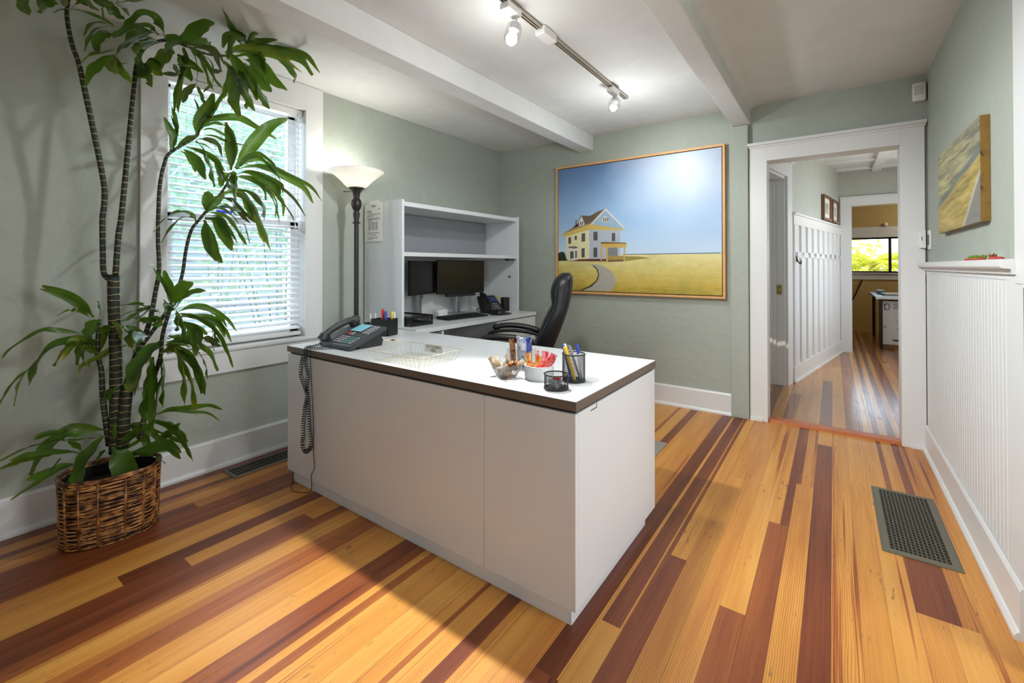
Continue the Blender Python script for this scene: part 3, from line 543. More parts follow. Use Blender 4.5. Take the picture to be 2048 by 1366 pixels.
PAINT=[
 ('tree',[[-2.204,1.308],[-2.168,1.32],[-2.134,1.311],[-2.121,1.277],[-2.107,1.23],[-2.204,1.229]]),
 ('sea',[[-1.542,1.286],[-0.727,1.286],[-0.727,1.278],[-1.542,1.279]]),
 ('porchshadow',[[-1.525,1.221],[-1.291,1.248],[-1.387,1.263],[-1.52,1.267]]),
 ('path',[[-1.913,1.197],[-1.845,1.189],[-1.796,1.149],[-1.777,1.093],[-1.796,1.042],[-1.863,0.99],[-1.958,0.947],[-1.658,0.949],[-1.612,1.008],[-1.606,1.063],[-1.646,1.133],[-1.729,1.178],[-1.814,1.197]]),
 ('pathedge',[[-1.839,1.183],[-1.796,1.147],[-1.78,1.093],[-1.802,1.042],[-1.87,0.992],[-1.977,0.947],[-1.939,0.946],[-1.845,0.985],[-1.787,1.039],[-1.768,1.093],[-1.783,1.149],[-1.82,1.183]]),
 ('sidewall',[[-2.121,1.472],[-1.873,1.519],[-1.869,1.225],[-2.107,1.23]]),
 ('sidelow',[[-2.107,1.244],[-1.869,1.246],[-1.869,1.223],[-2.105,1.227]]),
 ('front',[[-1.869,1.519],[-1.565,1.505],[-1.565,1.243],[-1.869,1.246]]),
 ('frontlow',[[-1.869,1.246],[-1.693,1.244],[-1.693,1.222],[-1.869,1.223]]),
 ('eave',[[-2.168,1.489],[-1.844,1.58],[-1.519,1.519],[-1.514,1.51],[-1.565,1.501],[-1.869,1.522],[-2.121,1.466],[-2.161,1.477]]),
 ('roof',[[-2.094,1.512],[-2.041,1.554],[-2.028,1.558],[-1.983,1.562],[-1.9,1.572],[-1.844,1.578],[-1.705,1.708],[-1.777,1.689],[-1.863,1.652],[-1.957,1.658],[-1.989,1.588],[-2.035,1.558]]),
 ('roofb',[[-2.161,1.489],[-2.035,1.553],[-1.844,1.578],[-1.857,1.556]]),
 ('gable',[[-1.844,1.578],[-1.705,1.706],[-1.519,1.517],[-1.565,1.516],[-1.838,1.568]]),
 ('gabletrim',[[-1.853,1.576],[-1.705,1.71],[-1.514,1.516],[-1.531,1.517],[-1.705,1.693],[-1.836,1.575]]),
 ('dormer',[[-1.979,1.564],[-1.977,1.599],[-1.948,1.655],[-1.919,1.584],[-1.922,1.564]]),
 ('dormerroof',[[-1.983,1.609],[-1.954,1.661],[-1.857,1.651],[-1.789,1.633],[-1.9,1.583],[-1.919,1.584],[-1.948,1.643]]),
 ('chimney',[[-2.013,1.624],[-1.997,1.623],[-1.997,1.558],[-2.018,1.555]]),
 ('win1',[[-2.091,1.455],[-2.062,1.46],[-2.062,1.396],[-2.091,1.394]]),
 ('win2',[[-2.022,1.468],[-1.999,1.47],[-1.999,1.431],[-2.022,1.43]]),
 ('win3',[[-1.949,1.488],[-1.911,1.492],[-1.911,1.414],[-1.949,1.41]]),
 ('win4',[[-1.826,1.498],[-1.784,1.498],[-1.784,1.419],[-1.826,1.418]]),
 ('win5',[[-1.643,1.479],[-1.611,1.479],[-1.611,1.405],[-1.644,1.406]]),
 ('win6',[[-1.949,1.347],[-1.916,1.349],[-1.916,1.261],[-1.949,1.259]]),
 ('win7',[[-1.826,1.351],[-1.787,1.352],[-1.787,1.262],[-1.826,1.26]]),
 ('bay',[[-2.097,1.353],[-2.055,1.361],[-1.987,1.354],[-1.99,1.241],[-2.029,1.232],[-2.097,1.23]]),
 ('bayroof',[[-2.097,1.357],[-2.074,1.368],[-2.009,1.369],[-1.983,1.354],[-2.028,1.346]]),
 ('bayw',[[-2.07,1.318],[-2.034,1.321],[-2.034,1.253],[-2.07,1.249]]),
 ('bayw',[[-2.015,1.325],[-2.0,1.327],[-2.0,1.259],[-2.016,1.255]]),
 ('win8',[[-1.966,1.601],[-1.954,1.602],[-1.954,1.569],[-1.966,1.568]]),
 ('win8',[[-1.946,1.603],[-1.933,1.605],[-1.933,1.571],[-1.946,1.57]]),
 ('gwin',[[-1.741,1.614],[-1.719,1.638],[-1.699,1.637],[-1.669,1.609],[-1.669,1.582],[-1.741,1.586]]),
 ('porchroof',[[-1.753,1.387],[-1.693,1.396],[-1.503,1.383],[-1.508,1.345],[-1.729,1.35],[-1.747,1.362]]),
 ('porchfascia',[[-1.753,1.396],[-1.729,1.401],[-1.506,1.388],[-1.506,1.38],[-1.753,1.385]]),
 ('porchshade',[[-1.684,1.347],[-1.588,1.345],[-1.588,1.271],[-1.684,1.272]]),
 ('post',[[-1.698,1.35],[-1.681,1.349],[-1.681,1.214],[-1.698,1.214]]),
 ('post',[[-1.531,1.346],[-1.517,1.345],[-1.518,1.221],[-1.531,1.221]]),
 ('post',[[-1.753,1.357],[-1.738,1.356],[-1.739,1.228],[-1.753,1.228]]),
 ('rail',[[-1.681,1.27],[-1.529,1.27],[-1.529,1.235],[-1.681,1.222]]),
 ('steps',[[-1.681,1.236],[-1.529,1.237],[-1.529,1.221],[-1.681,1.216]]),
]
# ------------------------------------------------------------------ room shell
XL, YB, XR, ZC = -2.936, 3.899, .495, 2.414
WY0, WY1, WZ0, WZ1 = .886, 1.664, .70, 2.24        # window opening in the left wall
DX0, DX1, DZ = -.407, .36, 1.975                   # cased opening in the back wall
RY = -2.6; RX = 1.7; RYW = 2.06                    # rest of the room behind the camera

# planks: hand-set tones for the boards the photograph shows, others seeded
P, PO = .0785, -.012
spec = {  # index: list of (y_end, tone or [(fraction, tone), ...])
 0: [(9, .22)], 1: [(3.05, .3), (9, .2)], 2: [(9, .24)], 3: [(2.05, .26), (2.9, .82), (9, [(.3, .75), (1, .3)])], 4: [(2.05, .12), (9, [(.45, .85), (1, .4)])], 5: [(9, .36)],
 -1: [(3.6, .88), (9, .26)], -2: [(2.881, .2), (9, [(.3, .7), (1, .28)])], -3: [(2.384, .72), (9, [(.55, .28), (1, .85)])],
 -4: [(1.696, .64), (9, .2)], -5: [(9, .26)], -6: [(2.394, .3), (2.771, .35), (9, .28)], -7: [(1.874, .74), (9, [(.22, .8), (1, .24)])],
 -8: [(1.397, .18), (9, [(.1, .2), (.9, .84), (1, .3)])], -9: [(1.12, .85), (9, [(.92, .9), (1, .2)])], -10: [(1.0, [(.2, .8), (1, .2)]), (9, .3)],
 -11: [(9, .2)], -12: [(9, [(.7, .78), (1, .25)])], -13: [(9, .18)], -14: [(9, [(.75, .22), (1, .62)])], -15: [(9, .15)], -16: [(9, .2)],
 -17: [(9, [(.45, .62), (1, .18)])], -18: [(9, [(.6, .72), (1, .26)])], -19: [(1.09, .74), (9, .84)], -20: [(9, .22)], -21: [(9, .3)],
 -22: [(9, [(.6, .6), (1, .3)])], -23: [(9, [(.5, .5), (1, .66)])], -24: [(9, .2)], -25: [(9, [(.45, .66), (.8, .6), (1, .25)])],
 -26: [(1.17, .84), (1.4, .3), (9, .84)], -27: [(.71, .8), (9, .24)], -28: [(.52, .26), (9, .84)], -29: [(9, .3)], -30: [(9, .38)],
 -31: [(9, .72)], -32: [(9, .86)], -33: [(.9, .84), (9, .5)], -34: [(9, .3)], -35: [(9, [(.5, .8), (1, .4)])], -36: [(9, .34)], -37: [(9, .82)], -38: [(9, .3)]}
hallspec = {-7: [(9, .4), (12, .3)], -6: [(9, .85), (12, .4)], -5: [(9, .3), (12, .5)], -4: [(4.9, .62), (12, .3)], -3: [(4.6, .4), (12, .34)], -2: [(12, .3)], -1: [(5.63, .9), (12, .34)],
 0: [(6.5, .2), (12, .3)], 1: [(6.5, .55), (12, .7)], 2: [(12, [(.3, .7), (1, .16)])], 3: [(12, [(.45, .85), (1, .2)])], 4: [(12, [(.5, .9), (1, .22)])], 5: [(12, .75)], 6: [(12, .4)]}
def planks(name, x0, x1, y0, y1, sp, m, seed, z=0):
    rnd = random.Random(seed); vs = []; fs = []; tn = []; sd = []
    i0 = int(math.floor((x0-PO)/P)); i1 = int(math.ceil((x1-PO)/P))
    for i in range(i0, i1):
        segs = sp.get(i)
        if segs is None:
            segs = []; yy = y0
            while yy < y1:
                yy += rnd.uniform(.8, 2.6)
                segs.append((yy, rnd.choice([.18, .22, .26, .3, .34, .5, .7, .85])))
        ya = y0
        for ye, tones in segs:
            yb = min(ye, y1)
            if yb <= ya: continue
            s = rnd.random()
            if not isinstance(tones, list): tones = [(1, tones)]
            a = 0
            for fr, t in tones:
                xa, xb = max(PO+(i+a)*P, x0), min(PO+(i+fr)*P, x1); a = fr
                if xb <= xa: continue
                b = len(vs)
                vs += [(xa, ya, z), (xb, ya, z), (xb, yb, z), (xa, yb, z)]
                fs.append((b, b+1, b+2, b+3)); tn.append(t); sd.append(s)
            ya = yb
    b = len(vs)
    vs += [(x0, y0, z-.05), (x1, y0, z-.05), (x1, y1, z-.05), (x0, y1, z-.05)]
    fs.append((b+3, b+2, b+1, b)); tn.append(.5); sd.append(.5)
    me = bpy.data.meshes.new(name); me.from_pydata(vs, [], fs); me.materials.append(m)
    for nm, dat in (('tone', tn), ('seed', sd)):
        at = me.attributes.new(nm, 'FLOAT', 'FACE'); at.data.foreach_set('value', dat)
    o = bpy.data.objects.new(name, me); COL.objects.link(o); return struct(o)
planks('floor', XL-.02, RX, RY, YB+.03, spec, M['floor'], 3)
planks('floor_hall', -1.5, 3.0, YB+.03, 10.32, hallspec, M['floor_hall'], 5)
b = MB(); b.prism([(3.90, 0), (3.915, .016), (4.0, .016), (4.03, 0)], lambda a, c, d: (d, a, c), DX0-.06, DX1+.06)
struct(b.obj('trim_3', M['thresh']), 'reddish wooden threshold strip in the doorway')

# left wall with window opening
b = MB(); t = XL-.16
b.box((t, RY, 0), (XL, WY0-.02, ZC)); b.box((t, WY1+.02, 0), (XL, YB+.12, ZC))
b.box((t, WY0-.02, 0), (XL, WY1+.02, WZ0-.024)); b.box((t, WY0-.02, WZ1+.015), (XL, WY1+.02, ZC))
struct(b.obj('wall_left', M['sage']))
# back wall with door opening
b = MB()
b.box((XL, YB, 0), (DX0-.02, YB+.12, ZC)); b.box((DX1+.02, YB, 0), (RX, YB+.12, ZC)); b.box((DX0-.02, YB, DZ+.02), (DX1+.02, YB+.12, ZC))
struct(b.obj('wall_back', M['sage']))
# pilaster under the right beam
b = MB(); b.rbox((-.655, YB-.04, 0), (-.530, YB, 2.27), .006)
struct(b.obj('wall_pilaster', M['sage']), 'narrow sage pilaster between the painting and the doorway')
# right wall (wainscot below, sage above), ends just past the shelf
b = MB(); b.box((XR, RYW, 0), (XR+.13, YB, ZC)); struct(b.obj('wall_right', M['sage']))
# parts of the room behind the camera
b = MB(); b.box((XR+.13, RYW, 0), (RX, RYW+.1, ZC)); struct(b.obj('wall_alcove', M['sage']))
b = MB(); wy0, wy1, wz0, wz1 = .95, 1.85, .75, 2.0
b.box((RX, RY, 0), (RX+.12, wy0, ZC)); b.box((RX, wy1, 0), (RX+.12, RYW+.1, ZC)); b.box((RX, wy0, 0), (RX+.12, wy1, wz0)); b.box((RX, wy0, wz1), (RX+.12, wy1, ZC))
struct(b.obj('wall_side', M['sage']))
b = MB(); rx0, rx1 = .35, 1.35
b.box((XL, RY-.12, 0), (rx0, RY, ZC)); b.box((rx1, RY-.12, 0), (RX, RY, ZC)); b.box((rx0, RY-.12, 0), (rx1, RY, .8)); b.box((rx0, RY-.12, 2.1), (rx1, RY, ZC))
struct(b.obj('wall_rear', M['sage']))
def simple_window(name, pts, ax, lab):
    """frame with two mullions; pts = lo, hi corners"""
    (x0, y0, z0), (x1, y1, z1) = pts
    b = MB(); w = .05
    if ax == 'x':
        for ya, yb in ((y0, y0+w), ((y0+y1)/2-w/2, (y0+y1)/2+w/2), (y1-w, y1)): b.box((x0, ya, z0), (x1, yb, z1))
        for za, zb in ((z0, z0+w), ((z0+z1)/2-.02, (z0+z1)/2+.02), (z1-w, z1)): b.box((x0, y0, za), (x1, y1, zb))
    else:
        for xa, xb in ((x0, x0+w), ((x0+x1)/2-w/2, (x0+x1)/2+w/2), (x1-w, x1)): b.box((xa, y0, z0), (xb, y1, z1))
        for za, zb in ((z0, z0+w), ((z0+z1)/2-.02, (z0+z1)/2+.02), (z1-w, z1)): b.box((x0, y0, za), (x1, y1, zb))
    return struct(b.obj(name, M['white']), lab)
simple_window('window_3', ((RX+.03, wy0, wz0), (RX+.08, wy1, wz1)), 'x', 'side window behind the viewer')
simple_window('window_4', ((rx0, RY-.08, .8), (rx1, RY-.03, 2.1)), 'y', 'rear window behind the viewer')

# ceiling, beams
b = MB(); b.box((XL-.16, RY-.12, ZC), (RX+.12, YB+.12, ZC+.06)); struct(b.obj('ceiling', M['ceiling']))
b = MB(); b.rbox((-1.979, RY, 2.266), (-1.842, YB, ZC), .005); struct(b.obj('trim_1', M['ceiling'], smooth=False), 'boxed white ceiling beam left of the track light')
b = MB(); b.rbox((-.639, RY, 2.272), (-.5155, YB, ZC), .005)
# plaster cove where the right bay meets the beam
b.prism([(-.5165, ZC), (-.5165, ZC-.035), (-.505, ZC-.018), (-.485, ZC-.006), (-.47, ZC)], lambda a, c, d: (a, d, c), RY, YB)
struct(b.obj('trim_2', M['ceiling']), 'boxed white ceiling beam meeting the pilaster')

# baseboards with shoe moulding
def baseboard(name, axis, at, lo, hi, sgn, h=.17, th=.02):
    b = MB(); prof = [(0, 0), (th+.014, 0), (th+.014, .012), (th+.006, .024), (th, .026), (th, h-.012), (th-.006, h), (0, h)]
    if axis == 'y': b.prism(prof, lambda p, z, d: (at+sgn*p, d, z), lo, hi)
    else: b.prism(prof, lambda p, z, d: (d, at+sgn*p, z), lo, hi)
    return struct(b.obj(name, M['white']))
baseboard('baseboard_left', 'y', XL, RY, YB, 1)
baseboard('baseboard_back', 'x', YB, XL+.035, -.655, -1)
baseboard('baseboard_right', 'y', XR-.012, RYW+.02, YB-.025, -1, .165, .012)
baseboard('baseboard_rear', 'x', RY, XL, RX, 1)

# doorway casing
b = MB()
b.box((DX0-.118, YB-.02, 0), (DX0, YB, DZ+.12)); b.box((DX1, YB-.02, 0), (DX1+.12, YB, DZ+.12)); b.box((DX0, YB-.02, DZ), (DX1, YB, DZ+.12))
b.box((DX0-.128, YB-.045, DZ+.12), (DX1+.13, YB, DZ+.142)); b.box((DX0-.122, YB-.03, DZ+.105), (DX1+.125, YB, DZ+.12))
b.box((DX0-.02, YB, 0), (DX0, YB+.14, DZ)); b.box((DX1, YB, 0), (DX1+.02, YB+.14, DZ)); b.box((DX0-.02, YB, DZ), (DX1+.02, YB+.14, DZ+.02))
b.box((DX0-.118, YB-.034, 0), (DX0-.03, YB-.02, .024)); b.box((DX1+.04, YB-.034, 0), (DX1+.12, YB-.02, .024))
struct(b.obj('door_1', M['white'], bevel=.002), 'white cased doorway to the hall')

# wainscot on the right wall: beadboard, stile, cap shelf
b = MB(); rows = []
prof = []
y = RYW+.16
while y < YB-.02:
    prof += [(XR-.010, y), (XR-.010, y+.034), (XR-.0075, y+.036), (XR-.0075, y+.038), (XR-.010, y+.040), (XR-.0108, y+.0425)]
    y += .045
b.grid([[(px, py, .16) for px, py in prof], [(px, py, 1.15) for px, py in prof]])
b.box((XR-.014, RYW, 0), (XR, RYW+.16, 1.17)); b.box((XR-.013, RYW+.1, 1.13), (XR, YB-.02, 1.17))
struct(b.obj('wall_wainscot', M['white2'], fix=False), 'white beadboard wainscot on the right wall')
b = MB()
prof = [(XR, 1.150), (XR-.026, 1.150), (XR-.030, 1.168), (XR-.050, 1.170), (XR-.055, 1.176), (XR-.055, 1.196), (XR-.050, 1.200), (XR, 1.200)]
b.prism(prof, lambda a, c, d: (a, d, c), RYW+.055, YB-.021)
struct(b.obj('trim_4', M['white']), 'white shelf cap along the top of the wainscot')
b = MB(); b.box((XR-.018, RYW-.24, 1.1201), (XR, RYW+.07, ZC)); b.box((XR, RYW-.24, 1.1201), (XR+.13, RYW, ZC)); b.box((XR-.018, RYW-.06, 0), (XR+.13, RYW, 1.12))
struct(b.obj('trim_5', M['white'], bevel=.002), 'white corner casing at the right edge')
b = MB(); b.rbox((XR-.032, RYW-.14, 0), (XR+.13, RYW-.061, 1.12), .01)
struct(b.obj('trim_6', M['stone']), 'rough grey stone edge beside the wainscot')

# left window: casing, stool, apron, sashes, panes
wp = struct(bpy.data.objects.new('window_1', None), 'white double-hung window behind the plant'); COL.objects.link(wp); wp.location = (XL, (WY0+WY1)/2, WZ0)
o3 = (XL, (WY0+WY1)/2, WZ0)
b = MB(o3)
b.box((XL, WY0-.118, WZ0), (XL+.02, WY0, ZC-.002)); b.box((XL, WY1, WZ0), (XL+.02, WY1+.126, ZC-.002)); b.box((XL, WY0, WZ1), (XL+.02, WY1, ZC-.002))
b.box((XL, WY0-.118, .55), (XL+.02, WY1+.126, WZ0-.024))
b.obj('casing', M['white'], wp, bevel=.002)
b = MB(o3); b.rbox((XL-.10, WY0-.125, WZ0-.024), (XL+.034, WY1+.133, WZ0), .006); b.obj('sill', M['white'], wp)
b = MB(o3); b.box((XL-.16, WY0-.02, WZ0), (XL, WY0, WZ1)); b.box((XL-.16, WY1, WZ0), (XL, WY1+.02, WZ1)); b.box((XL-.16, WY0-.02, WZ1), (XL, WY1+.02, WZ1+.015))
b.obj('jamb', M['white'], wp)
zm = 1.455
def sash(x0, x1, z0, z1, nm, parent, rail=.055):
    b = MB(o3); w = .052
    b.box((x0, WY0, z0), (x1, WY0+w, z1)); b.box((x0, WY1-w, z0), (x1, WY1, z1))
    b.box((x0, WY0, z0), (x1, WY1, z0+rail)); b.box((x0, WY0, z1-.045), (x1, WY1, z1))
    o = b.obj(nm, M['white'], parent)
    b = MB(o3); xm = (x0+x1)/2; b.box((xm-.002, WY0+w-.006, z0+rail-.006), (xm+.002, WY1-w+.006, z1-.039))
    b.obj('pane', M['glass'], o)
M['glass'] = glass_thin('window_glass', (.97, .99, 1.0))
sash(XL-.155, XL-.12, zm-.02, WZ1-.005, 'upper_sash', wp); sash(XL-.115, XL-.08, WZ0, zm+.025, 'lower_sash', wp, .075)
b = MB(o3); b.rbox((XL-.085, 1.25, zm+.02), (XL-.06, 1.31, zm+.04), .004); b.obj('sash_lock', M['bronze'], wp)
b = MB(o3); b.box((XL-.1365, 1.18, 1.505), (XL-.1345, 1.27, 1.522)); b.box((XL-.1365, 1.19, 1.535), (XL-.1345, 1.25, 1.545))
b.obj('sticker', pbr('blue_sticker', lin(30, 40, 190), .5), wp)['label'] = 'small blue sticker on the glass'
# ------------------------------------------------------------------ hall and office beyond the doorway
A0 = Vector((-.384, 5.17, 0)); dv = Vector((.1765, .9843, 0)); nv = Vector((.9843, -.1765, 0))
def hw(s, n, z): return tuple(A0+dv*s+nv*n+Vector((0, 0, z)))
def hbox(b, s0, s1, n0, n1, z0, z1):
    vs = [hw(s0,n0,z0), hw(s1,n0,z0), hw(s1,n1,z0), hw(s0,n1,z0), hw(s0,n0,z1), hw(s1,n0,z1), hw(s1,n1,z1), hw(s0,n1,z1)]
    b._add(vs, [(0,3,2,1),(4,5,6,7),(0,1,5,4),(1,2,6,5),(2,3,7,6),(3,0,4,7)])
HC = 2.49; YE = 7.68
b = MB(); hbox(b, 0, 2.6, -.14, 0, 0, HC); hbox(b, -1.16, 0, -.14, 0, 2.06, HC); hbox(b, -1.3, -1.0, -.14, 0, 0, HC)
struct(b.obj('wall_hall_left', M['sage_smooth']))
b = MB()
hbox(b, .17, 2.56, 0, .012, .0, 1.70); hbox(b, .17, 2.56, 0, .034, 1.60, 1.70); hbox(b, .17, 2.56, 0, .05, 1.70, 1.722)
hbox(b, .17, 2.56, 0, .032, 1.265, 1.325); hbox(b, .17, 2.56, 0, .036, 0, .165); hbox(b, .17, 2.56, 0, .05, 0, .022)
s = .20
while s < 2.5:
    hbox(b, s, s+.13, 0, .032, .165, 1.60); s += .262
struct(b.obj('wall_hall_panel', M['white'], bevel=.002), 'white board and batten wainscot in the hall')
b = MB(); hbox(b, 0, .165, 0, .022, 0, 2.06); hbox(b, -1.17, .165, 0, .022, 2.06, 2.2); hbox(b, -1.19, .185, 0, .04, 2.2, 2.225); hbox(b, -.02, 0, -.15, 0, 0, 2.06); hbox(b, -1.0, 0, -.15, 0, 2.04, 2.06)
hbox(b, -.035, -.02, -.15, -.075, 0, 2.04); hbox(b, -.05, -.02, -.145, -.105, 0, 2.03)
struct(b.obj('door_2', M['white'], bevel=.002), 'side doorway on the left of the hall')
b = MB(); hbox(b, -.028, -.019, -.068, -.03, .90, .99); hbox(b, -.034, -.026, -.055, -.043, .93, .96)
tag(b.obj('strike_plate', M['brass']), 'small brass strike plate on the side doorway jamb', 'latch')
b = MB(); hbox(b, -1.0, .5, -1.1, -1.0, 0, HC); struct(b.obj('wall_closet', M['sage_smooth']))
b = MB(); hbox(b, -.02, .1, -1.0, -.15, 0, HC); struct(b.obj('wall_closet_end', M['sage_smooth']))
# end wall with doorway, right wall with window opening
ex0, ex1, ez = .205, 1.05, 2.0
b = MB(); b.box((-.3, YE, 0), (ex0-.015, YE+.12, HC)); b.box((ex1+.015, YE, 0), (2.5, YE+.12, HC)); b.box((ex0-.015, YE, ez+.015), (ex1+.015, YE+.12, HC))
struct(b.obj('wall_hall_end', M['sage_smooth']))
b = MB()
b.box((ex0-.125, YE-.02, 0), (ex0, YE, ez)); b.box((ex1, YE-.02, 0), (ex1+.12, YE, ez)); b.box((ex0-.125, YE-.02, ez), (ex1+.12, YE, ez+.105)); b.box((ex0-.135, YE-.04, ez+.105), (ex1+.13, YE, ez+.125))
b.box((ex0-.015, YE, 0), (ex0, YE+.13, ez)); b.box((ex1, YE, 0), (ex1+.015, YE+.13, ez)); b.box((ex0-.015, YE, ez), (ex1+.015, YE+.13, ez+.015))
struct(b.obj('door_3', M['white'], bevel=.002), 'white cased doorway from the hall to the office')
b = MB(); hx = 1.35; b.box((hx, YB+.12, 0), (hx+.12, 5.2, HC)); b.box((hx, 6.9, 0), (hx+.12, YE, HC)); b.box((hx, 5.2, 0), (hx+.12, 6.9, .7)); b.box((hx, 5.2, 2.1), (hx+.12, 6.9, HC))
struct(b.obj('wall_hall_right', M['sage_smooth']))
simple_window('window_5', ((hx+.03, 5.2, .7), (hx+.08, 6.9, 2.1)), 'x', 'hall window out of view')
b = MB(); b.box((-1.5, YB+.12, HC), (2.5, YE+.12, HC+.05)); struct(b.obj('ceiling_hall', M['ceiling']))
b = MB()
for y in (4.5, 5.1, 5.7, 6.3, 6.9, 7.5): b.box((-1, y, HC-.03), (hx, y+.09, HC))
for x in (-.2, .42, 1.0): b.box((x, YB+.13, HC-.045), (x+.10, YE, HC))
struct(b.obj('trim_7', M['white'], bevel=.003), 'white coffer strips on the hall ceiling')
b = MB(); b.box((DX0-.3, YB+.12, DZ+.02), (DX1+.3, YB+.125, HC)); struct(b.obj('wall_hall_near', M['sage_smooth']))
# office
YO = 10.25
ow = (-.1, 1.5, 1.06, 1.69)
b = MB(); b.box((-1.3, YO, 0), (ow[0], YO+.12, 2.5)); b.box((ow[1], YO, 0), (2.5, YO+.12, 2.5)); b.box((ow[0], YO, 0), (ow[1], YO+.12, ow[2])); b.box((ow[0], YO, ow[3]), (ow[1], YO+.12, 2.5))
struct(b.obj('wall_office_back', M['tan']))
b = MB(); b.box((-1.4, YE+.12, 0), (-1.3, YO+.12, 2.5)); struct(b.obj('wall_office_left', M['tan']))
b = MB(); b.box((2.5, YE, 0), (2.6, YO+.12, 2.5)); struct(b.obj('wall_office_right', M['tan']))
b = MB(); b.box((-1.3, YE+.12, 0), (ex0-.125, YE+.125, 2.5)); b.box((ex1+.12, YE+.12, 0), (2.5, YE+.125, 2.5)); b.box((ex0-.125, YE+.12, ez+.1), (ex1+.12, YE+.125, 2.5)); struct(b.obj('wall_office_front', M['tan']))
b = MB(); b.box((-1.4, YE+.12, 2.5), (2.6, YO+.12, 2.55)); struct(b.obj('ceiling_office', M['ceiling']))
w2 = struct(bpy.data.objects.new('window_2', None), 'wide office window with palm fronds outside'); COL.objects.link(w2); w2.location = (.7, YO, 1.06); o2 = (.7, YO, 1.06)
b = MB(o2); b.box((ow[0]-.12, YO-.02, ow[3]), (ow[1]+.12, YO, ow[3]+.185)); b.box((ow[0]-.12, YO-.02, ow[2]-.12), (ow[1]+.12, YO, ow[2])); b.box((ow[0]-.14, YO-.05, ow[2]-.015), (ow[1]+.14, YO, ow[2]))
b.box((ow[0]-.12, YO-.02, ow[2]), (ow[0], YO, ow[3])); b.box((ow[1], YO-.02, ow[2]), (ow[1]+.12, YO, ow[3]))
b.obj('casing', M['white'], w2, bevel=.002)
b = MB(o2)
for xa, xb in ((ow[0], ow[0]+.04), (.79, .83), (ow[1]-.04, ow[1])): b.box((xa, YO+.03, ow[2]), (xb, YO+.07, ow[3]))
b.box((ow[0], YO+.03, ow[2]), (ow[1], YO+.07, ow[2]+.03)); b.box((ow[0], YO+.03, ow[3]-.03), (ow[1], YO+.07, ow[3]))
b.obj('sash', M['bronze'], w2)
b = MB(o2); b.box((ow[0]+.03, YO+.048, ow[2]+.02), (ow[1]-.03, YO+.052, ow[3]-.02)); b.obj('pane', M['glass'], w2)

# hall: two framed pictures, outlet, coat hook
for k, (s0, s1, z0, z1, lab) in enumerate(((1.50, 1.92, 1.745, 2.055, 'walnut framed print in the hall, nearer of the pair'), (1.99, 2.37, 1.745, 2.045, 'walnut framed print in the hall, farther of the pair'))):
    base = hw((s0+s1)/2, 0, z0); t = thing('framed_print', lab, 'picture', base, 0, None)
    b = MB(base); w = .03
    hbox(b, s0, s0+w, .002, .035, z0, z1); hbox(b, s1-w, s1, .002, .035, z0, z1); hbox(b, s0+w, s1-w, .002, .035, z0, z0+w); hbox(b, s0+w, s1-w, .002, .035, z1-w, z1)
    b.obj('frame', M['walnut'], t)
    b = MB(base); hbox(b, s0+w, s1-w, .004, .014, z0+w, z1-w); b.obj('mat_board', M['paper'], t)
    b = MB(base); hbox(b, s0+.10, s1-.10, .014, .017, z0+.09, z1-.09); b.obj('picture', pbr('pale_print', lin(170, 172, 160), .4, var=(25, .25)), t)
b = MB(); hbox(b, 1.37, 1.44, .012, .018, .25, .365); o = tag(b.obj('wall_outlet', M['paper']), 'ivory outlet plate low on the hall wainscot', 'outlet')
b = MB(); hbox(b, 1.39, 1.42, .018, .02, .27, .30); hbox(b, 1.39, 1.42, .018, .02, .315, .345); b.obj('socket', M['ink'], o)
b = MB(); b.tube(spline([hw(.255, .035, 1.27), hw(.255, .045, 1.23), hw(.255, .07, 1.20), hw(.255, .075, 1.235)], 5), .006, 6); hbox(b, .24, .27, .032, .037, 1.225, 1.285)
tag(b.obj('coat_hook', M['bronze']), 'small dark coat hook on the hall rail', 'hook')

# office: table, white carton, things on the table
TX, TY, TZ = .49, 8.24, .74
t = thing('office_table', 'grey table with a pale front edge in the far office', 'table', (TX+.5, TY+.77, 0)); o1 = (TX+.5, TY+.77, 0)
b = MB(o1); b.rbox((TX, TY, TZ-.03), (TX+1.2, TY+1.55, TZ), .004); b.obj('tabletop', pbr('grey_tabletop', lin(126, 128, 132), .4), t)
b = MB(o1); b.box((TX, TY-.004, TZ-.03), (TX+1.2, TY-.0005, TZ)); b.obj('edge_band', M['paper'], t)
for x in (TX+.04, TX+1.12):
    for y in (TY+.06, TY+1.45):
        b = MB(o1); b.rbox((x, y, 0), (x+.04, y+.04, TZ-.031), .004); b.obj('leg', M['bronze'], t)
cx0, cy0 = .515, 8.42; cw, cd, ch = .40, .32, .68
t = thing('carton', 'tall white carton printed with a large 10 under the office table', 'box', (cx0+cw/2+.05, cy0+cd/2, 0)); oc = (cx0+cw/2+.05, cy0+cd/2, 0)
cx0 += .05
b = MB(oc); b.rbox((cx0, cy0, .05), (cx0+cw, cy0+cd, ch), .004); b.obj('body', pbr('white_cardboard', lin(232, 231, 226), .7), t)
b = MB(oc); b.rbox((cx0-.004, cy0-.004, .0), (cx0+cw+.004, cy0+cd+.004, .052), .003); b.obj('base_tray', pbr('brown_cardboard', lin(140, 102, 70), .8), t)
def glyph(b, strokes, x, z, h, y, w):
    for st in strokes: b.tube([(x+px*h, y, z+pz*h) for px, pz in st], w, 4)
b = MB(oc); glyph(b, [[(0, .8), (.18, 1), (.18, 0)]], cx0+.02, .545, .09, cy0-.001, .004); b.obj('numeral', M['inkdark'], t)
b = MB(oc); glyph(b, [[(.3+.3*math.cos(a*PI/10), .5+.5*math.sin(a*PI/10)) for a in range(21)]], cx0+.035, .545, .09, cy0-.001, .004); b.obj('numeral', M['inkdark'], t)
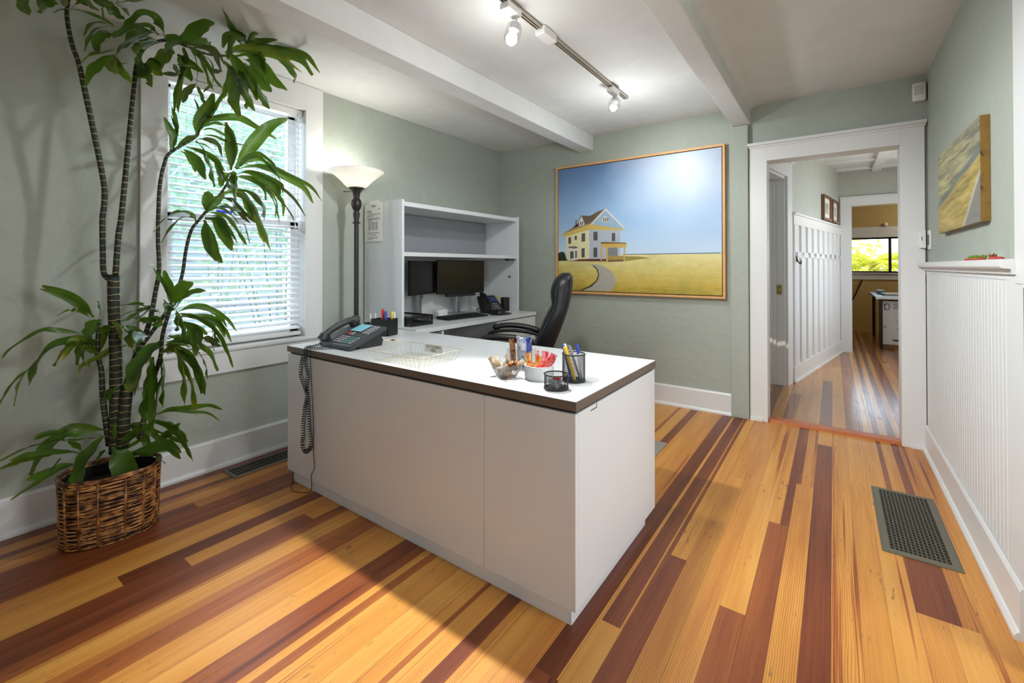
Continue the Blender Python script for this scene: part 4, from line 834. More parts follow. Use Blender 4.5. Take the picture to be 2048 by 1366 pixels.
for k in range(4): b = MB(oc); b.box((cx0+.13, cy0-.002, .625-.02*k), (cx0+.37-.05*(k % 2), cy0, .632-.02*k)); b.obj('text_line', M['ink'], t)
b = MB(oc); glyph(b, [[(0, .5), (.3, .9), (.7, .75), (1.3, .4), (1.1, .1), (.6, .2), (.2, .1), (0, .5)]], cx0+.17, .34, .1, cy0-.001, .002); b.obj('hand_drawing', M['ink'], t)
b = MB(oc)
for k in range(3):
    a0 = k*2.094; b.tube([(cx0+.035+.014*math.cos(a0+q), cy0-.001, .302+.014*math.sin(a0+q)) for q in (0, .5, 1, 1.5)], .0035, 4)
b.obj('recycling_mark', M['inkdark'], t)
for k in range(2): b = MB(oc); b.box((cx0+.17, cy0-.002, .285-.015*k), (cx0+.25, cy0, .29-.015*k)); b.obj('text_line', M['ink'], t)
b = MB(oc); b.box((cx0+.27, cy0-.0012, .265), (cx0+.35, cy0, .295)); b.obj('code_block', M['ink'], t)
b = MB(oc); b.lathe([(0, 0), (.017, 0), (.017, .002), (0, .002)], seg=12, M=tr(cx0+.337-oc[0], cy0-oc[1], .092) @ rot('X', 90)); b.obj('round_mark', M['inkdark'], t)
b = MB(oc); b.prism([(.02*math.cos(a*PI/8)+(.04 if abs(a) <= 4 or a >= 12 else -.04), .014*math.sin(a*PI/8)) for a in range(16)], lambda x, z, d: (cx0+.18+x, d, .115+z), cy0-.003, cy0+.0005); b.obj('hand_hole', pbr('hand_hole_brown', lin(120, 88, 60), .8), t)
b = MB(); b.rbox((.62, 8.7, TZ+.0005), (.86, 9.0, TZ+.02), .003); b.rbox((.60, 8.68, TZ+.021), (.84, 8.98, TZ+.03), .002, M=None); tag(b.obj('paper_stack', M['paper']), 'loose stack of papers on the office table', 'papers')
b = MB(); b.rbox((.56, 9.05, TZ+.0005), (.66, 9.35, TZ+.06), .01); tag(b.obj('plastic_tray', pbr('pale_blue_plastic', lin(120, 140, 160), .3)), 'pale blue plastic tray behind the papers', 'tray')
b = MB(); b.rbox((.88, 8.6, TZ+.0005), (1.08, 8.85, TZ+.09), .006); tag(b.obj('storage_bin', pbr('dark_grey_bin', lin(66, 68, 70), .4)), 'dark grey bin on the right of the office table', 'bin')
t = thing('desk_magnifier', 'dark blue jointed desk lamp on the office table', 'lamp', (1.02, 9.15, TZ)); om = (1.02, 9.15, TZ)
bl = pbr('dark_blue_plastic', lin(40, 60, 84), .35)
b = MB(); b.lathe([(0, .0006), (.08, .0006), (.08, .02), (.03, .03), (0, .03)], seg=20); b.obj('base', bl, t, smooth=True, angle=40)
b = MB(); b.tube([(0, 0, .03), (0, 0, .20), (-.10, -.02, .30)], .012, 8); b.obj('arm', bl, t, smooth=True)
b = MB(); b.lathe([(0, -.05), (.03, -.045), (.05, 0), (.03, .045), (0, .05)], c=(-.12, -.02, .36), seg=16); b.rbox((-.17, -.06, .27), (-.02, .03, .31), .01); b.obj('head', bl, t, smooth=True, angle=40)
b = MB(); b.rbox((1.15, 9.1, TZ+.0005), (1.35, 9.3, TZ+.2), .01); tag(b.obj('white_machine', M['paper']), 'small white machine beside the blue lamp', 'machine')
b = MB(); b.rbox((.405, YO-.012, .93), (.52, YO-.0005, 1.0-.01), .003); tag(b.obj('outlet_box', M['silver']), 'grey outlet box under the office window', 'outlet')
b = MB(); b.tube(spline([(.42, YO-.02, .93), (.37, YO-.05, .80), (.29, YO-.05, .6), (.18, YO-.05, .42), (.05, YO-.06, .25)], 6), .012, 6); tag(b.obj('power_cord', M['black']), 'black power cord hanging from the office outlet', 'cord')
b = MB(); b.lathe([(0, -.035), (.025, -.025), (.035, 0), (.025, .025), (0, .035)], c=(.75, YO-.036, 1.91), seg=16); tag(b.obj('wall_sensor', M['paper'], smooth=True), 'small white ball sensor above the office window', 'sensor')

# ------------------------------------------------------------------ outdoors
def leaf_cloud(b, c, r, n, size, rnd, flat=.6):
    for _ in range(n):
        v = Vector((rnd.gauss(0, 1), rnd.gauss(0, 1), rnd.gauss(0, 1))); v.normalize(); v *= rnd.random()**.4
        p = Vector(c)+Vector((v.x*r[0], v.y*r[1], v.z*r[2]))
        d = Vector((rnd.gauss(0, 1), rnd.gauss(0, 1), rnd.gauss(0, flat))).normalized(); e = d.orthogonal().normalized()
        e = (Matrix.Rotation(rnd.uniform(0, 6.28), 3, d) @ e)
        s = size*rnd.uniform(.6, 1.3)
        b._add([p-d*s, p+e*s*.35, p+d*s, p-e*s*.35], [(0, 1, 2, 3)])
def foliage_mat(name, c1, c2, tc_):
    k = N(name); g = k.n('NewGeometry'); col = k.mix(g.outputs['Random Per Island'], c1, c2)
    d = k.n('BsdfDiffuse', Color=col); tl = k.n('BsdfTranslucent', Color=tc_)
    return k.done(k.n('MixShader', i0=.4, i1=d.outputs[0], i2=tl.outputs[0]))
M['fol1'] = foliage_mat('garden_leaves', lin(128, 166, 146), lin(206, 224, 214), lin(186, 218, 186))
M['fol2'] = foliage_mat('sunlit_leaves', lin(130, 150, 50), lin(226, 220, 100), lin(230, 230, 70))
M['twig'] = pbr('grey_twig', lin(150, 146, 136), .8)
b = MB(); b.box((-12, -8, -.35), (14, 18, -.3)); struct(b.obj('ground', pbr('garden_soil', lin(140, 130, 110), .9)), 'ground outside')
rnd = random.Random(2)
def shrub(name, label, c, r, n, size, m, group=None):
    t = thing(name, label, 'shrub', (c[0], c[1], -.3), 0, group); o = (c[0], c[1], -.3)
    b = MB(o)
    for k in range(7):
        a = rnd.uniform(0, 6.28); q = rnd.uniform(.2, .8)
        b.tube(spline([(c[0]+.05*math.cos(a), c[1]+.05*math.sin(a), -.3), (c[0]+q*.4*r[0]*math.cos(a), c[1]+q*.4*r[1]*math.sin(a), c[2]*.5), (c[0]+q*r[0]*math.cos(a), c[1]+q*r[1]*math.sin(a), c[2]+r[2]*.6)], 4), .007, 5)
    b.obj('stem', M['twig'], t)
    b = MB(o); leaf_cloud(b, c, r, n, size, rnd); b.obj('foliage', m, t, fix=False)
shrub('garden_shrub', 'leafy green shrub seen through the left of the blinds', (-4.4, .9, 1.6), (.7, .9, 1.6), 1500, .06, M['fol1'])
shrub('garden_shrub', 'leafy green shrub seen through the right of the blinds', (-4.9, 2.5, 1.5), (.6, 1.0, 1.7), 1500, .06, M['fol1'])
shrub('garden_tree', 'tall pale green tree top seen through the upper sash', (-6.75, 2.6, 3.2), (.9, 2.6, 1.7), 2600, .10, M['fol1'])
b = MB()
prof = []
for k in range(34): prof += [(-7.98, -.3+.12*k), (-8.0, -.3+.12*k+.118)]
b.prism([(-8.2, -.3)]+prof+[(-8.2, 3.8)], lambda a, c, d: (a, d, c), -5, 9)
struct(b.obj('wall_neighbour', pbr('pale_blue_siding', lin(190, 205, 225), .7)), 'pale blue siding of the house next door')
nb = struct(bpy.data.objects.new('window_6', None), 'window of the house next door'); COL.objects.link(nb); nb.location = (-7.96, 4.6, .7)
b = MB(nb.location)
for y0, y1 in ((4.1, 4.2), (4.65, 4.75), (5.2, 5.3)): b.box((-7.97, y0, .6), (-7.93, y1, 1.9))
b.box((-7.97, 4.1, .5), (-7.93, 5.3, .62)); b.box((-7.97, 4.1, 1.85), (-7.93, 5.3, 1.95)); b.obj('frame', M['white'], nb)
b = MB(nb.location); b.box((-7.965, 4.2, .62), (-7.95, 5.2, 1.85)); b.obj('pane', pbr('dark_window', lin(50, 60, 75), .2), nb)
# palm outside the office
def frond(b, base, dirv, L, n, rnd, droop):
    dirv = Vector(dirv).normalized(); side = dirv.cross(Vector((0, 0, 1))).normalized(); pts = []
    for i in range(n+1):
        f = i/n; pts.append(Vector(base)+dirv*(L*f)+Vector((0, 0, -droop*L*f*f)))
    b.tube(pts, [.014*(1-.8*i/n) for i in range(n+1)], 5)
    for i in range(2, n):
        p = pts[i]; tg = (pts[i+1]-pts[i-1]).normalized(); l = L*.42*math.sin(PI*(i/n)**.8)+.04
        for sg in (-1, 1):
            q = (side*sg*.8+tg*.75+Vector((0, 0, -.15+rnd.uniform(-.15, .1)))).normalized(); e = tg*.016
            b._add([p-e, p+q*l*.5-e*1.3+Vector((0,0,-.01)), p+q*l+Vector((0, 0, -.12*l)), p+q*l*.5+e*1.3, p+e], [(0, 1, 2, 3, 4)])
t = thing('palm_tree', 'sunlit palm outside the office window', 'palm', (.7, 12.1, -.3)); op = (.7, 12.1, -.3)
b = MB(op); b.tube([(.7, 12.1, -.3), (.68, 12.1, .4), (.7, 12.1, 1.25)], [.13, .11, .09], 10); b.obj('trunk', M['walnut'], t)
rnd = random.Random(8)
for k in range(17):
    a = k*2.4; e = rnd.uniform(-.25, .9)
    b = MB(op); frond(b, (.7, 12.1, 1.25), (math.cos(a), math.sin(a)*.8, e), rnd.uniform(.9, 1.4), 22, rnd, rnd.uniform(.25, .6)); b.obj('frond', M['fol2'], t, fix=False)
shrub('garden_hedge', 'bright sunlit shrub behind the palm outside the office', (-.2, 14.9, .7), (1.7, .7, 1.6), 3000, .09, M['fol2'])
shrub('garden_hedge', 'bright sunlit shrub at the right outside the office window', (3.9, 15.1, .8), (1.6, .7, 1.6), 3000, .09, M['fol2'])

# ------------------------------------------------------------------ camera
cam = bpy.data.objects.new('camera', bpy.data.cameras.new('camera')); COL.objects.link(cam); S.camera = cam
cam.data.sensor_width = 36; cam.data.sensor_fit = 'HORIZONTAL'; cam.data.lens = 898.1228/2048*36
cam.data.shift_y = -(683-525.2792)/2048
cam.data.clip_start = .02
yaw, pit = D2R(35.5915), D2R(.4692)
fwd = Vector((-math.sin(yaw)*math.cos(pit), math.cos(yaw)*math.cos(pit), math.sin(pit)))
upv = Vector((math.sin(yaw)*math.sin(pit), -math.cos(yaw)*math.sin(pit), math.cos(pit)))
rgt = fwd.cross(upv)
m = Matrix((rgt, upv, -fwd)).transposed().to_4x4(); m.translation = (0, 0, 1.1761)
cam.matrix_world = m

# ------------------------------------------------------------------ light
S.view_settings.view_transform = 'Standard'; S.view_settings.look = 'None'; S.view_settings.gamma = 1; S.view_settings.exposure = .22
S.view_settings.use_curve_mapping = False
w = bpy.data.worlds.new('sky'); S.world = w; w.use_nodes = True
bg = w.node_tree.nodes['Background']; bg.inputs[0].default_value = (.74, .87, 1, 1); bg.inputs[1].default_value = 3.4
def light(name, kind, loc, power, col=(1, 1, 1), target=None, **kw):
    d = bpy.data.lights.new(name, kind); d.energy = power; d.color = col
    for a, v in kw.items(): setattr(d, a, v)
    o = bpy.data.objects.new(name, d); COL.objects.link(o); o.location = loc
    if target is not None: o.rotation_euler = (Vector(target)-Vector(loc)).to_track_quat('-Z', 'Y').to_euler()
    return o
light('sun', 'SUN', (0, 0, 10), 5.0, (1, .95, .84), (2.2, 5.5, 0), angle=.01)
# daylight through the windows behind and beside the camera, and in the hall
light('daylight_side', 'AREA', (RX-.02, 1.4, 1.38), 9.8, (.95, .975, 1), (-.7, 1.6, .45), shape='RECTANGLE', size=.88, size_y=1.2, spread=D2R(95))
light('daylight_rear', 'AREA', (.85, RY+.02, 1.45), 14.5, (.94, .97, 1), (.1, 3.9, 1.4), shape='RECTANGLE', size=.95, size_y=1.2, spread=D2R(120))
light('daylight_window', 'AREA', (XL-.19, (WY0+WY1)/2, 1.47), 10, (.80, .90, 1), (0, 1.3, 1.2), shape='RECTANGLE', size=.7, size_y=1.45)
light('daylight_hall', 'AREA', (hx-.02, 6.05, 1.4), 17, (.96, .98, 1), (-1, 6.0, 1.2), shape='RECTANGLE', size=1.6, size_y=1.35)
light('office_fill', 'POINT', (1.7, 9.3, 2.2), 16, (1, .95, .88), shadow_soft_size=.1)  # unseen fill light added to brighten the office, no lamp hangs there
# lamps in the room: the two track heads in view, an unseen third head for the wainscot, the torchiere
light('track_lamp_glow', 'SPOT', (-1.22, 1.75, 2.235), 252, (.99, .98, .97), (-1.2, .84, 0), spot_size=D2R(45), spot_blend=1, shadow_soft_size=.03)
light('track_lamp_picture', 'SPOT', (-1.22, 2.95, 2.26), 20.5, (.97, .985, 1), (-.9, 3.9, 1.5), spot_size=D2R(115), spot_blend=1, shadow_soft_size=.03)
light('track_lamp_wall', 'SPOT', (-1.22, .95, 2.25), 285, (.95, .98, 1), (.45, 2.95, .55), spot_size=D2R(78), spot_blend=1, shadow_soft_size=.03)
light('track_lamp_spill', 'SPOT', (-1.22, 1.75, 2.22), 37, (.95, .985, 1), (-1.225, 1.745, 0), spot_size=D2R(176), spot_blend=.25, shadow_soft_size=.035)
light('track_lamp_halo', 'POINT', (-1.22, 1.72, 1.98), 3.4, (.96, .985, 1), shadow_soft_size=.05)
light('track_lamp_picture_spill', 'POINT', (-1.18, 3.0, 1.98), 7.8, (.97, .99, 1), shadow_soft_size=.03)
light('floor_lamp_glow', 'POINT', (-2.72, 1.925, 1.812), 6.8, (1, .965, .9), shadow_soft_size=.07)
c = S.cycles
c.max_bounces = 8; c.diffuse_bounces = 4; c.glossy_bounces = 4; c.transmission_bounces = 6; c.transparent_max_bounces = 12
c.sample_clamp_indirect = 6; c.caustics_reflective = False; c.caustics_refractive = False; c.use_denoising = True
# ------------------------------------------------------------------ reception desk
DT = .74
x0, x1, y0, y1 = -2.446, -.672, 1.292, 2.084
od = ((x0+x1)/2, (y0+y1)/2, 0)
desk = thing('reception_desk', 'large white laminate reception desk with a brown edged top', 'desk', od)
b = MB(od); b.box((x0+.002, y0+.002, DT-.031), (x1-.002, y1, DT)); b.obj('desktop', M['lam'], desk)
b = MB(od); b.box((x0, y0, DT-.031), (x1, y0+.0018, DT-.0006)); b.box((x1-.0018, y0+.002, DT-.031), (x1, y1, DT-.0006)); b.box((x0, y0+.002, DT-.031), (x0+.0018, y1, DT-.0006))
b.obj('edge_band', M['edge'], desk)
b = MB(od); b.box((x0+.012, y0+.014, DT-.043), (x1-.012, y1-.014, DT-.0312)); b.obj('spacer', M['gap'], desk)
for xa, xb in ((x0+.004, -2.315), (-2.313, -1.055), (-1.053, x1-.004)):
    b = MB(od); b.rbox((xa, y0+.003, .064), (xb, y0+.022, DT-.042), .0015); b.obj('front_panel', M['lam'], desk)
for xa, xb in ((x0+.004, x0+.023), (x1-.023, x1-.004)):
    b = MB(od); b.rbox((xa, y0+.0225, .064), (xb, y1-.004, DT-.042), .0015); b.obj('side_panel', M['lam'], desk)
b = MB(od); b.box((x1-.004, 1.452, .685), (x1-.0032, 1.455, .698)); b.box((x1-.004, 1.405, .682), (x1-.0032, 1.455, .685)); b.obj('notch_groove', M['gap'], desk)
b = MB(od); b.box((x0+.032, y0+.024, 0), (x1-.031, y1-.06, .0638)); b.obj('toe_kick', M['lam'], desk)
b = MB(od); b.box((x0+.024, y1-.40, .064), (-2.0, y1-.015, DT-.044)); b.obj('pedestal', M['lam'], desk)
for k in range(3):
    b = MB(od); b.rbox((x0+.03, y1-.014, .08+.2*k), (-2.006, y1-.002, .27+.2*k), .002); q = b.obj('drawer', M['lam'], desk)
    b = MB(od); b.rbox((-2.28, y1-.002, .17+.2*k), (-2.16, y1+.006, .185+.2*k), .002); b.obj('handle', M['silver'], q)

# return desk against the window wall
RT = .745; rx0, rx1, ry0, ry1 = -2.915, -2.295, 2.088, 3.60
orr = ((rx0+rx1)/2, (ry0+ry1)/2, 0)
ret = thing('return_desk', 'white side desk along the window wall under the hutch', 'desk', orr)
b = MB(orr); b.box((rx0, ry0, RT-.030), (rx1, ry1, RT)); b.obj('desktop', M['lam'], ret)
b = MB(orr); b.box((rx1, ry0, RT-.029), (rx1+.001, ry1, RT-.002)); b.obj('edge_band', M['lam'], ret)
b = MB(orr); b.box((rx0+.01, ry0+.006, RT-.0345), (rx1-.006, ry1-.006, RT-.0301)); b.box((rx0+.002, ry0-.0008, RT-.002), (rx1, ry0-.0001, RT)); b.obj('spacer', M['gap'], ret)
for ya in (2.345, ry0+.002):
    b = MB(orr); b.rbox((rx0, ya, .0), (rx1-.006, ya+.02, RT-.035), .0015); b.obj('gable', M['lam'], ret)
b = MB(orr); b.box((rx0, 2.366, .15), (rx0+.016, 3.0, RT-.035)); b.obj('modesty_panel', M['lam'], ret)
b = MB(orr); b.box((rx0, 3.0, 0), (rx1-.022, ry1-.004, RT-.035)); b.obj('pedestal', M['lam'], ret)
for za, zb in ((.03, .34), (.345, .53), (.535, .705)):
    b = MB(orr); b.rbox((rx1-.0218, 3.004, za), (rx1-.004, ry1-.008, zb), .002); q = b.obj('drawer', M['lam'], ret)
    b = MB(orr); b.tube([(rx1-.004, 3.22, zb-.05), (rx1+.016, 3.23, zb-.05), (rx1+.016, 3.37, zb-.05), (rx1-.004, 3.38, zb-.05)], .004, 6); b.obj('handle', M['silver'], q)

# hutch
hx0, hx1, hy0, hy1, hz1 = -2.918, -2.49, 2.137, 3.598, 1.655
oh = ((hx0+hx1)/2, (hy0+hy1)/2, RT)
hut = thing('desk_hutch', 'white hutch with an open shelf standing on the side desk', 'hutch', oh)
for ya, yb in ((hy0, hy0+.022), (hy1-.022, hy1)):
    b = MB(oh); b.rbox((hx0, ya, RT+.0006), (hx1, yb, hz1), .002); b.obj('side_panel', M['lam'], hut)
b = MB(oh); b.rbox((hx0, hy0+.0225, hz1-.045), (hx1-.012, hy1-.0225, hz1-.012), .002); b.obj('top_panel', M['lam'], hut)
b = MB(oh); b.rbox((hx0, hy0+.0225, 1.249), (hx1-.008, hy1-.0225, 1.279), .002); b.obj('shelf', M['lam'], hut)
b = MB(oh); b.box((hx0, hy0+.0225, RT+.001), (hx0+.012, hy1-.0225, hz1-.046)); b.obj('back_panel', M['lam'], hut)
b = MB(oh); b.rbox((hx0+.0125, hy0+.03, 1.282), (hx0+.03, hy1-.03, hz1-.048), .002); b.obj('tack_board', M['lamgrey'], hut)
b = MB(oh); b.rbox((-2.60, hy1-.030, 1.068), (-2.575, hy1-.0225, 1.082), .002); q = b.obj('push_pin', M['brass'], hut)
# paper notices taped to the hutch side
t = thing('paper_notice', 'white printed form taped on the hutch side by the lamp', 'paper', (-2.79, hy0-.004, 1.36))
op = (-2.79, hy0-.004, 1.36); yy = hy0-.002
b = MB(op); b.grid([[(-2.912, yy-.001, 1.362), (-2.80, yy-.004, 1.362), (-2.692, yy-.002, 1.362)], [(-2.912, yy-.003, 1.51), (-2.80, yy-.002, 1.51), (-2.692, yy-.0015, 1.51)], [(-2.912, yy-.001, 1.648), (-2.80, yy-.001, 1.65), (-2.692, yy-.001, 1.650)]]); b.obj('sheet', M['paper'], t, fix=False)
b = MB(op)
rr = random.Random(5)
for k, (xa, xb, z) in enumerate(((-2.83, -2.77, 1.63), (-2.82, -2.78, 1.622), (-2.75, -2.72, 1.602), (-2.88, -2.83, 1.592), (-2.88, -2.82, 1.582), (-2.86, -2.72, 1.566), (-2.88, -2.80, 1.553), (-2.88, -2.73, 1.535), (-2.87, -2.72, 1.526), (-2.86, -2.82, 1.515), (-2.87, -2.73, 1.425), (-2.84, -2.77, 1.41), (-2.85, -2.75, 1.39), (-2.87, -2.81, 1.38))):
    b.box((xa, yy-.0052, z), (xb, yy-.0046, z+.003))
for k in range(9):
    for xa in (-2.86, -2.82, -2.78): b.box((xa, yy-.0052, 1.45+.007*k), (xa+.028, yy-.0046, 1.4525+.007*k))
b.obj('print_lines', M['ink'], t)
b = MB(); b.box((-2.86, yy-.0004, 1.640), (-2.74, yy+.0004, 1.668)); tag(b.obj('paper_sheet', M['paper']), 'white sheet edge showing above the taped form on the hutch', 'paper')

# ------------------------------------------------------------------ floor lamp
ol = (-2.72, 1.925, 0)
lamp = thing('floor_lamp', 'bronze torchiere floor lamp with a frosted bowl shade, lit', 'lamp', ol)
b = MB(); b.lathe([(0, 0), (.125, 0), (.125, .012), (.11, .022), (.05, .035), (.022, .06), (0, .06)], seg=32); b.obj('base', M['bronze'], lamp, smooth=True, angle=40)
b = MB(); b.tube([(0, 0, .04), (0, 0, 1.478)], .0165, 16); b.obj('pole', M['bronze'], lamp, smooth=True, angle=40)
b = MB(); b.lathe([(0, 1.474), (.026, 1.476), (.027, 1.483), (.020, 1.488), (.017, 1.50), (.022, 1.53), (.023, 1.545), (.017, 1.563), (.020, 1.568), (.030, 1.585), (.0365, 1.61), (.033, 1.635), (.022, 1.652), (.020, 1.658), (.0225, 1.672), (.026, 1.69), (.036, 1.71), (.052, 1.722), (.052, 1.727), (0, 1.727)], seg=28)
b.obj('turned_neck', M['bronze'], lamp, smooth=True, angle=50)
b = MB(); prof = [(.045, 1.7275), (.066, 1.733), (.083, 1.748), (.098, 1.766), (.117, 1.785), (.147, 1.81), (.186, 1.842)]
b.lathe(prof+[(r-.004, z+.003) for r, z in reversed(prof)], seg=40)
k = N('frosted_glass_shade'); tl = k.n('BsdfTranslucent', Color=(.9, .86, .78, 1)); df = k.n('BsdfDiffuse', Color=(.85, .83, .8, 1)); gl = k.n('BsdfGlossy', Roughness=.25)
e = k.n('Emission', Strength=.16); e.inputs[0].default_value = (1, .93, .8, 1)
a1 = k.n('MixShader', i0=.30, i1=df.outputs[0], i2=tl.outputs[0]); a2 = k.n('MixShader', i0=.05, i1=a1.outputs[0], i2=gl.outputs[0]); a3 = k.n('AddShader', i0=a2.outputs[0], i1=e.outputs[0])
M['shade'] = k.done(a3); b.obj('shade', M['shade'], lamp, smooth=True)
b = MB(); b.tube([(-.03, -.02, 1.70), (-.068, -.047, 1.70)], .0022, 6); b.tube([(-.066, -.0455, 1.70), (-.076, -.053, 1.70)], .004, 6); b.obj('switch', M['bronze'], lamp)
b = MB(); b.lathe([(0, 0), (.018, .0), (.03, .03), (.02, .055), (0, .06)], c=(0, 0, 1.745), seg=16); b.obj('bulb', emis('warm_bulb', (1, .88, .7), 6), lamp, smooth=True)

# ------------------------------------------------------------------ track light
ot = (-1.222, 2.1, ZC)
trk = thing('track_light', 'ceiling track light with two clear glass heads, one glowing', 'light', ot)
M['trackm'] = pbr('beige_track_metal', lin(186, 178, 160), .4, metal=.2)
M['whitep'] = pbr('white_plastic', lin(232, 232, 230), .35)
for ya, yb in ((.35, 1.955), (2.075, 3.14)):
    b = MB(ot); b.box((-1.238, ya, ZC-.021), (-1.234, yb, ZC-.001)); b.box((-1.210, ya, ZC-.021), (-1.206, yb, ZC-.001)); b.box((-1.238, ya, ZC-.004), (-1.206, yb, ZC-.001)); b.box((-1.225, ya, ZC-.021), (-1.219, yb, ZC-.001)); q = b.obj('rail', M['trackm'], trk)
    b = MB(ot); b.box((-1.2335, ya, ZC-.016), (-1.2255, yb, ZC-.0045)); b.box((-1.2185, ya, ZC-.016), (-1.2105, yb, ZC-.0045)); b.obj('slot', M['ventdark'], q)
b = MB(ot); b.rbox((-1.252, 1.95, ZC-.046), (-1.192, 2.08, ZC-.001), .006); b.obj('connector', M['whitep'], trk)
M['clear'] = glass_thin('clear_glass_shade', (.96, .96, .96), .02, 1.6)
for ya, lit, tilt in ((1.70, True, 8), (2.90, False, 26), (.90, False, -20)):
    b = MB(ot); b.rbox((-1.248, ya-.055, ZC-.055), (-1.196, ya+.055, ZC-.0215), .006); q = b.obj('lamp_head', M['whitep'], trk)
    Mx = tr(-1.222-ot[0], ya-ot[1]+.045, -.062) @ rot('X', -tilt if not lit else -6) @ rot('Y', 14 if lit else 0)
    b = MB(); b.tube([(0, 0, .012), (0, 0, -.02)], .006, 8, M=Mx); b.lathe([(0, -.014), (.02, -.016), (.024, -.03), (.024, -.05), (.0, -.05)], seg=16, M=Mx); b.obj('socket', M['whitep'], q, smooth=True, angle=40)
    b = MB(); rings = []
    for (r, z) in ((.014, -.018), (.030, -.024), (.038, -.036), (.040, -.07), (.037, -.10)):
        rings.append((r, z))
    b.lathe(rings+[(r-.003, z) for r, z in reversed(rings)], seg=20, M=Mx); b.obj('glass_shade', M['clear'], q, smooth=True)
    b = MB(); b.lathe([(0, -.05), (.012, -.055), (.025, -.085), (.027, -.10), (.018, -.118), (0, -.122)], seg=16, M=Mx); b.obj('bulb', emis('lit_bulb', (1, .96, .9), 40) if lit else emis('reflector_bulb', (1, .95, .86), 1.3), q, smooth=True)

# ------------------------------------------------------------------ pictures, sensors, switches
px0, px1, pz0, pz1 = -2.2274, -.6935, .9176, 2.149; F = YB-.042
opn = ((px0+px1)/2, YB, pz0)
pt = thing('framed_painting', 'large framed painting of a lone white house in a yellow field', 'painting', opn)
b = MB(opn); w = .018
b.box((px0, F, pz0), (px0+w, YB-.002, pz1)); b.box((px1-w, F, pz0), (px1, YB-.002, pz1)); b.box((px0+w, F, pz0), (px1-w, YB-.002, pz0+w)); b.box((px0+w, F, pz1-w), (px1-w, YB-.002, pz1)); b.obj('frame', M['oak'], pt, bevel=.0015)
b = MB(opn); b.box((px0+w, F+.025, pz0+w), (px1-w, F+.028, pz1-w)); b.obj('shadow_liner', M['gap'], pt)
cx0, cx1, cz0, cz1 = px0+w+.007, px1-w-.007, pz0+w+.007, pz1-w-.007; yc = F+.006
def paint_mat():
    k = N('painted_canvas'); tc = k.n('TexCoord'); sp = k.n('SeparateXYZ', Vector=tc.outputs['Object'])
    X, Z = sp.outputs[0], sp.outputs[2]      # object space: origin at bottom centre of the painting
    gz = k.n('MapRange', i0=Z, i1=.36, i2=1.22, i3=0, i4=1).outputs[0]
    n = k.n('TexNoise', Scale=3.5, Detail=5, Vector=tc.outputs['Object']).outputs[0]
    sky = k.ramp(k.mth('ADD', gz, k.mth('MULTIPLY', k.mth('SUBTRACT', n, .5), .18)), (0, lin(196, 218, 238)), (.35, lin(158, 192, 226)), (.75, lin(128, 164, 206)), (1, lin(104, 138, 184)))
    dx = k.mth('SUBTRACT', X, .48); dz = k.mth('SUBTRACT', Z, 1.10); d = k.mth('SQRT', k.mth('ADD', k.mth('MULTIPLY', dx, dx), k.mth('MULTIPLY', k.mth('MULTIPLY', dz, dz), 1.6)))
    glow = k.n('MapRange', i0=k.mth('ADD', d, k.mth('MULTIPLY', k.mth('SUBTRACT', n, .5), .3)), i1=.05, i2=.75, i3=.8, i4=0).outputs[0]
    sky = k.mix(glow, sky, lin(222, 232, 240))
    leftd = k.n('MapRange', i0=X, i1=-.75, i2=-.1, i3=.45, i4=0).outputs[0]; sky = k.mix(k.mth('MULTIPLY', leftd, gz), sky, lin(84, 112, 152))
    c = k.n('Mapping', Vector=tc.outputs['Object']); c.inputs['Scale'].default_value = (9, 1, 26)
    n2 = k.n('TexNoise', Scale=1, Detail=6, Roughness=.7, Vector=c.outputs[0]).outputs[0]
    gf = k.n('MapRange', i0=Z, i1=0, i2=.36, i3=0, i4=1).outputs[0]
    gr = k.ramp(k.mth('ADD', gf, k.mth('MULTIPLY', k.mth('SUBTRACT', n2, .5), .9)), (0, lin(168, 146, 52)), (.3, lin(206, 178, 84)), (.6, lin(214, 198, 116)), (1, lin(226, 216, 156)))
    gr = k.mix(k.n('MapRange', i0=n, i1=.5, i2=.75, i3=0, i4=.5).outputs[0], gr, lin(150, 148, 66))
    f = k.mth('GREATER_THAN', Z, 1.282-pz0)
    p = k.n('BsdfPrincipled', Roughness=.42); k.t.links.new(k.mix(f, gr, sky), p.inputs['Base Color']); p.inputs['Specular IOR Level'].default_value = .4
    return k.done(p)
b = MB(opn); b.box((cx0, yc, cz0), (cx1, F+.026, cz1)); cv = b.obj('canvas', paint_mat(), pt)
PC = {'tree': (42, 52, 34), 'sea': (92, 112, 130), 'porchshadow': (150, 142, 72), 'path': (176, 172, 160), 'pathedge': (86, 76, 52), 'sidewall': (226, 218, 172), 'sidelow': (110, 62, 44), 'front': (178, 186, 196), 'frontlow': (92, 54, 42),
 'eave': (206, 178, 92), 'roof': (116, 100, 80), 'roofb': (140, 120, 90), 'gable': (152, 178, 200), 'gabletrim': (226, 222, 204), 'dormer': (214, 214, 206), 'dormerroof': (96, 84, 68), 'chimney': (124, 100, 82), 'gwin': (210, 208, 196), 'bay': (218, 216, 200), 'bayroof': (110, 104, 96), 'bayw': (60, 58, 54), 'porchroof': (206, 172, 84), 'porchfascia': (120, 92, 52), 'porchshade': (132, 132, 132), 'post': (204, 172, 92), 'rail': (172, 146, 78), 'steps': (120, 96, 56)}
layer = {}; order = ['tree', 'sea', 'porchshadow', 'path', 'pathedge', 'sidewall', 'front', 'sidelow', 'frontlow', 'chimney', 'roof', 'roofb', 'eave', 'gable', 'gabletrim', 'dormerroof', 'dormer', 'bay', 'bayroof', 'porchshade', 'porchroof', 'porchfascia', 'rail', 'steps', 'post']
mats = []; b = MB(opn); idx = {}
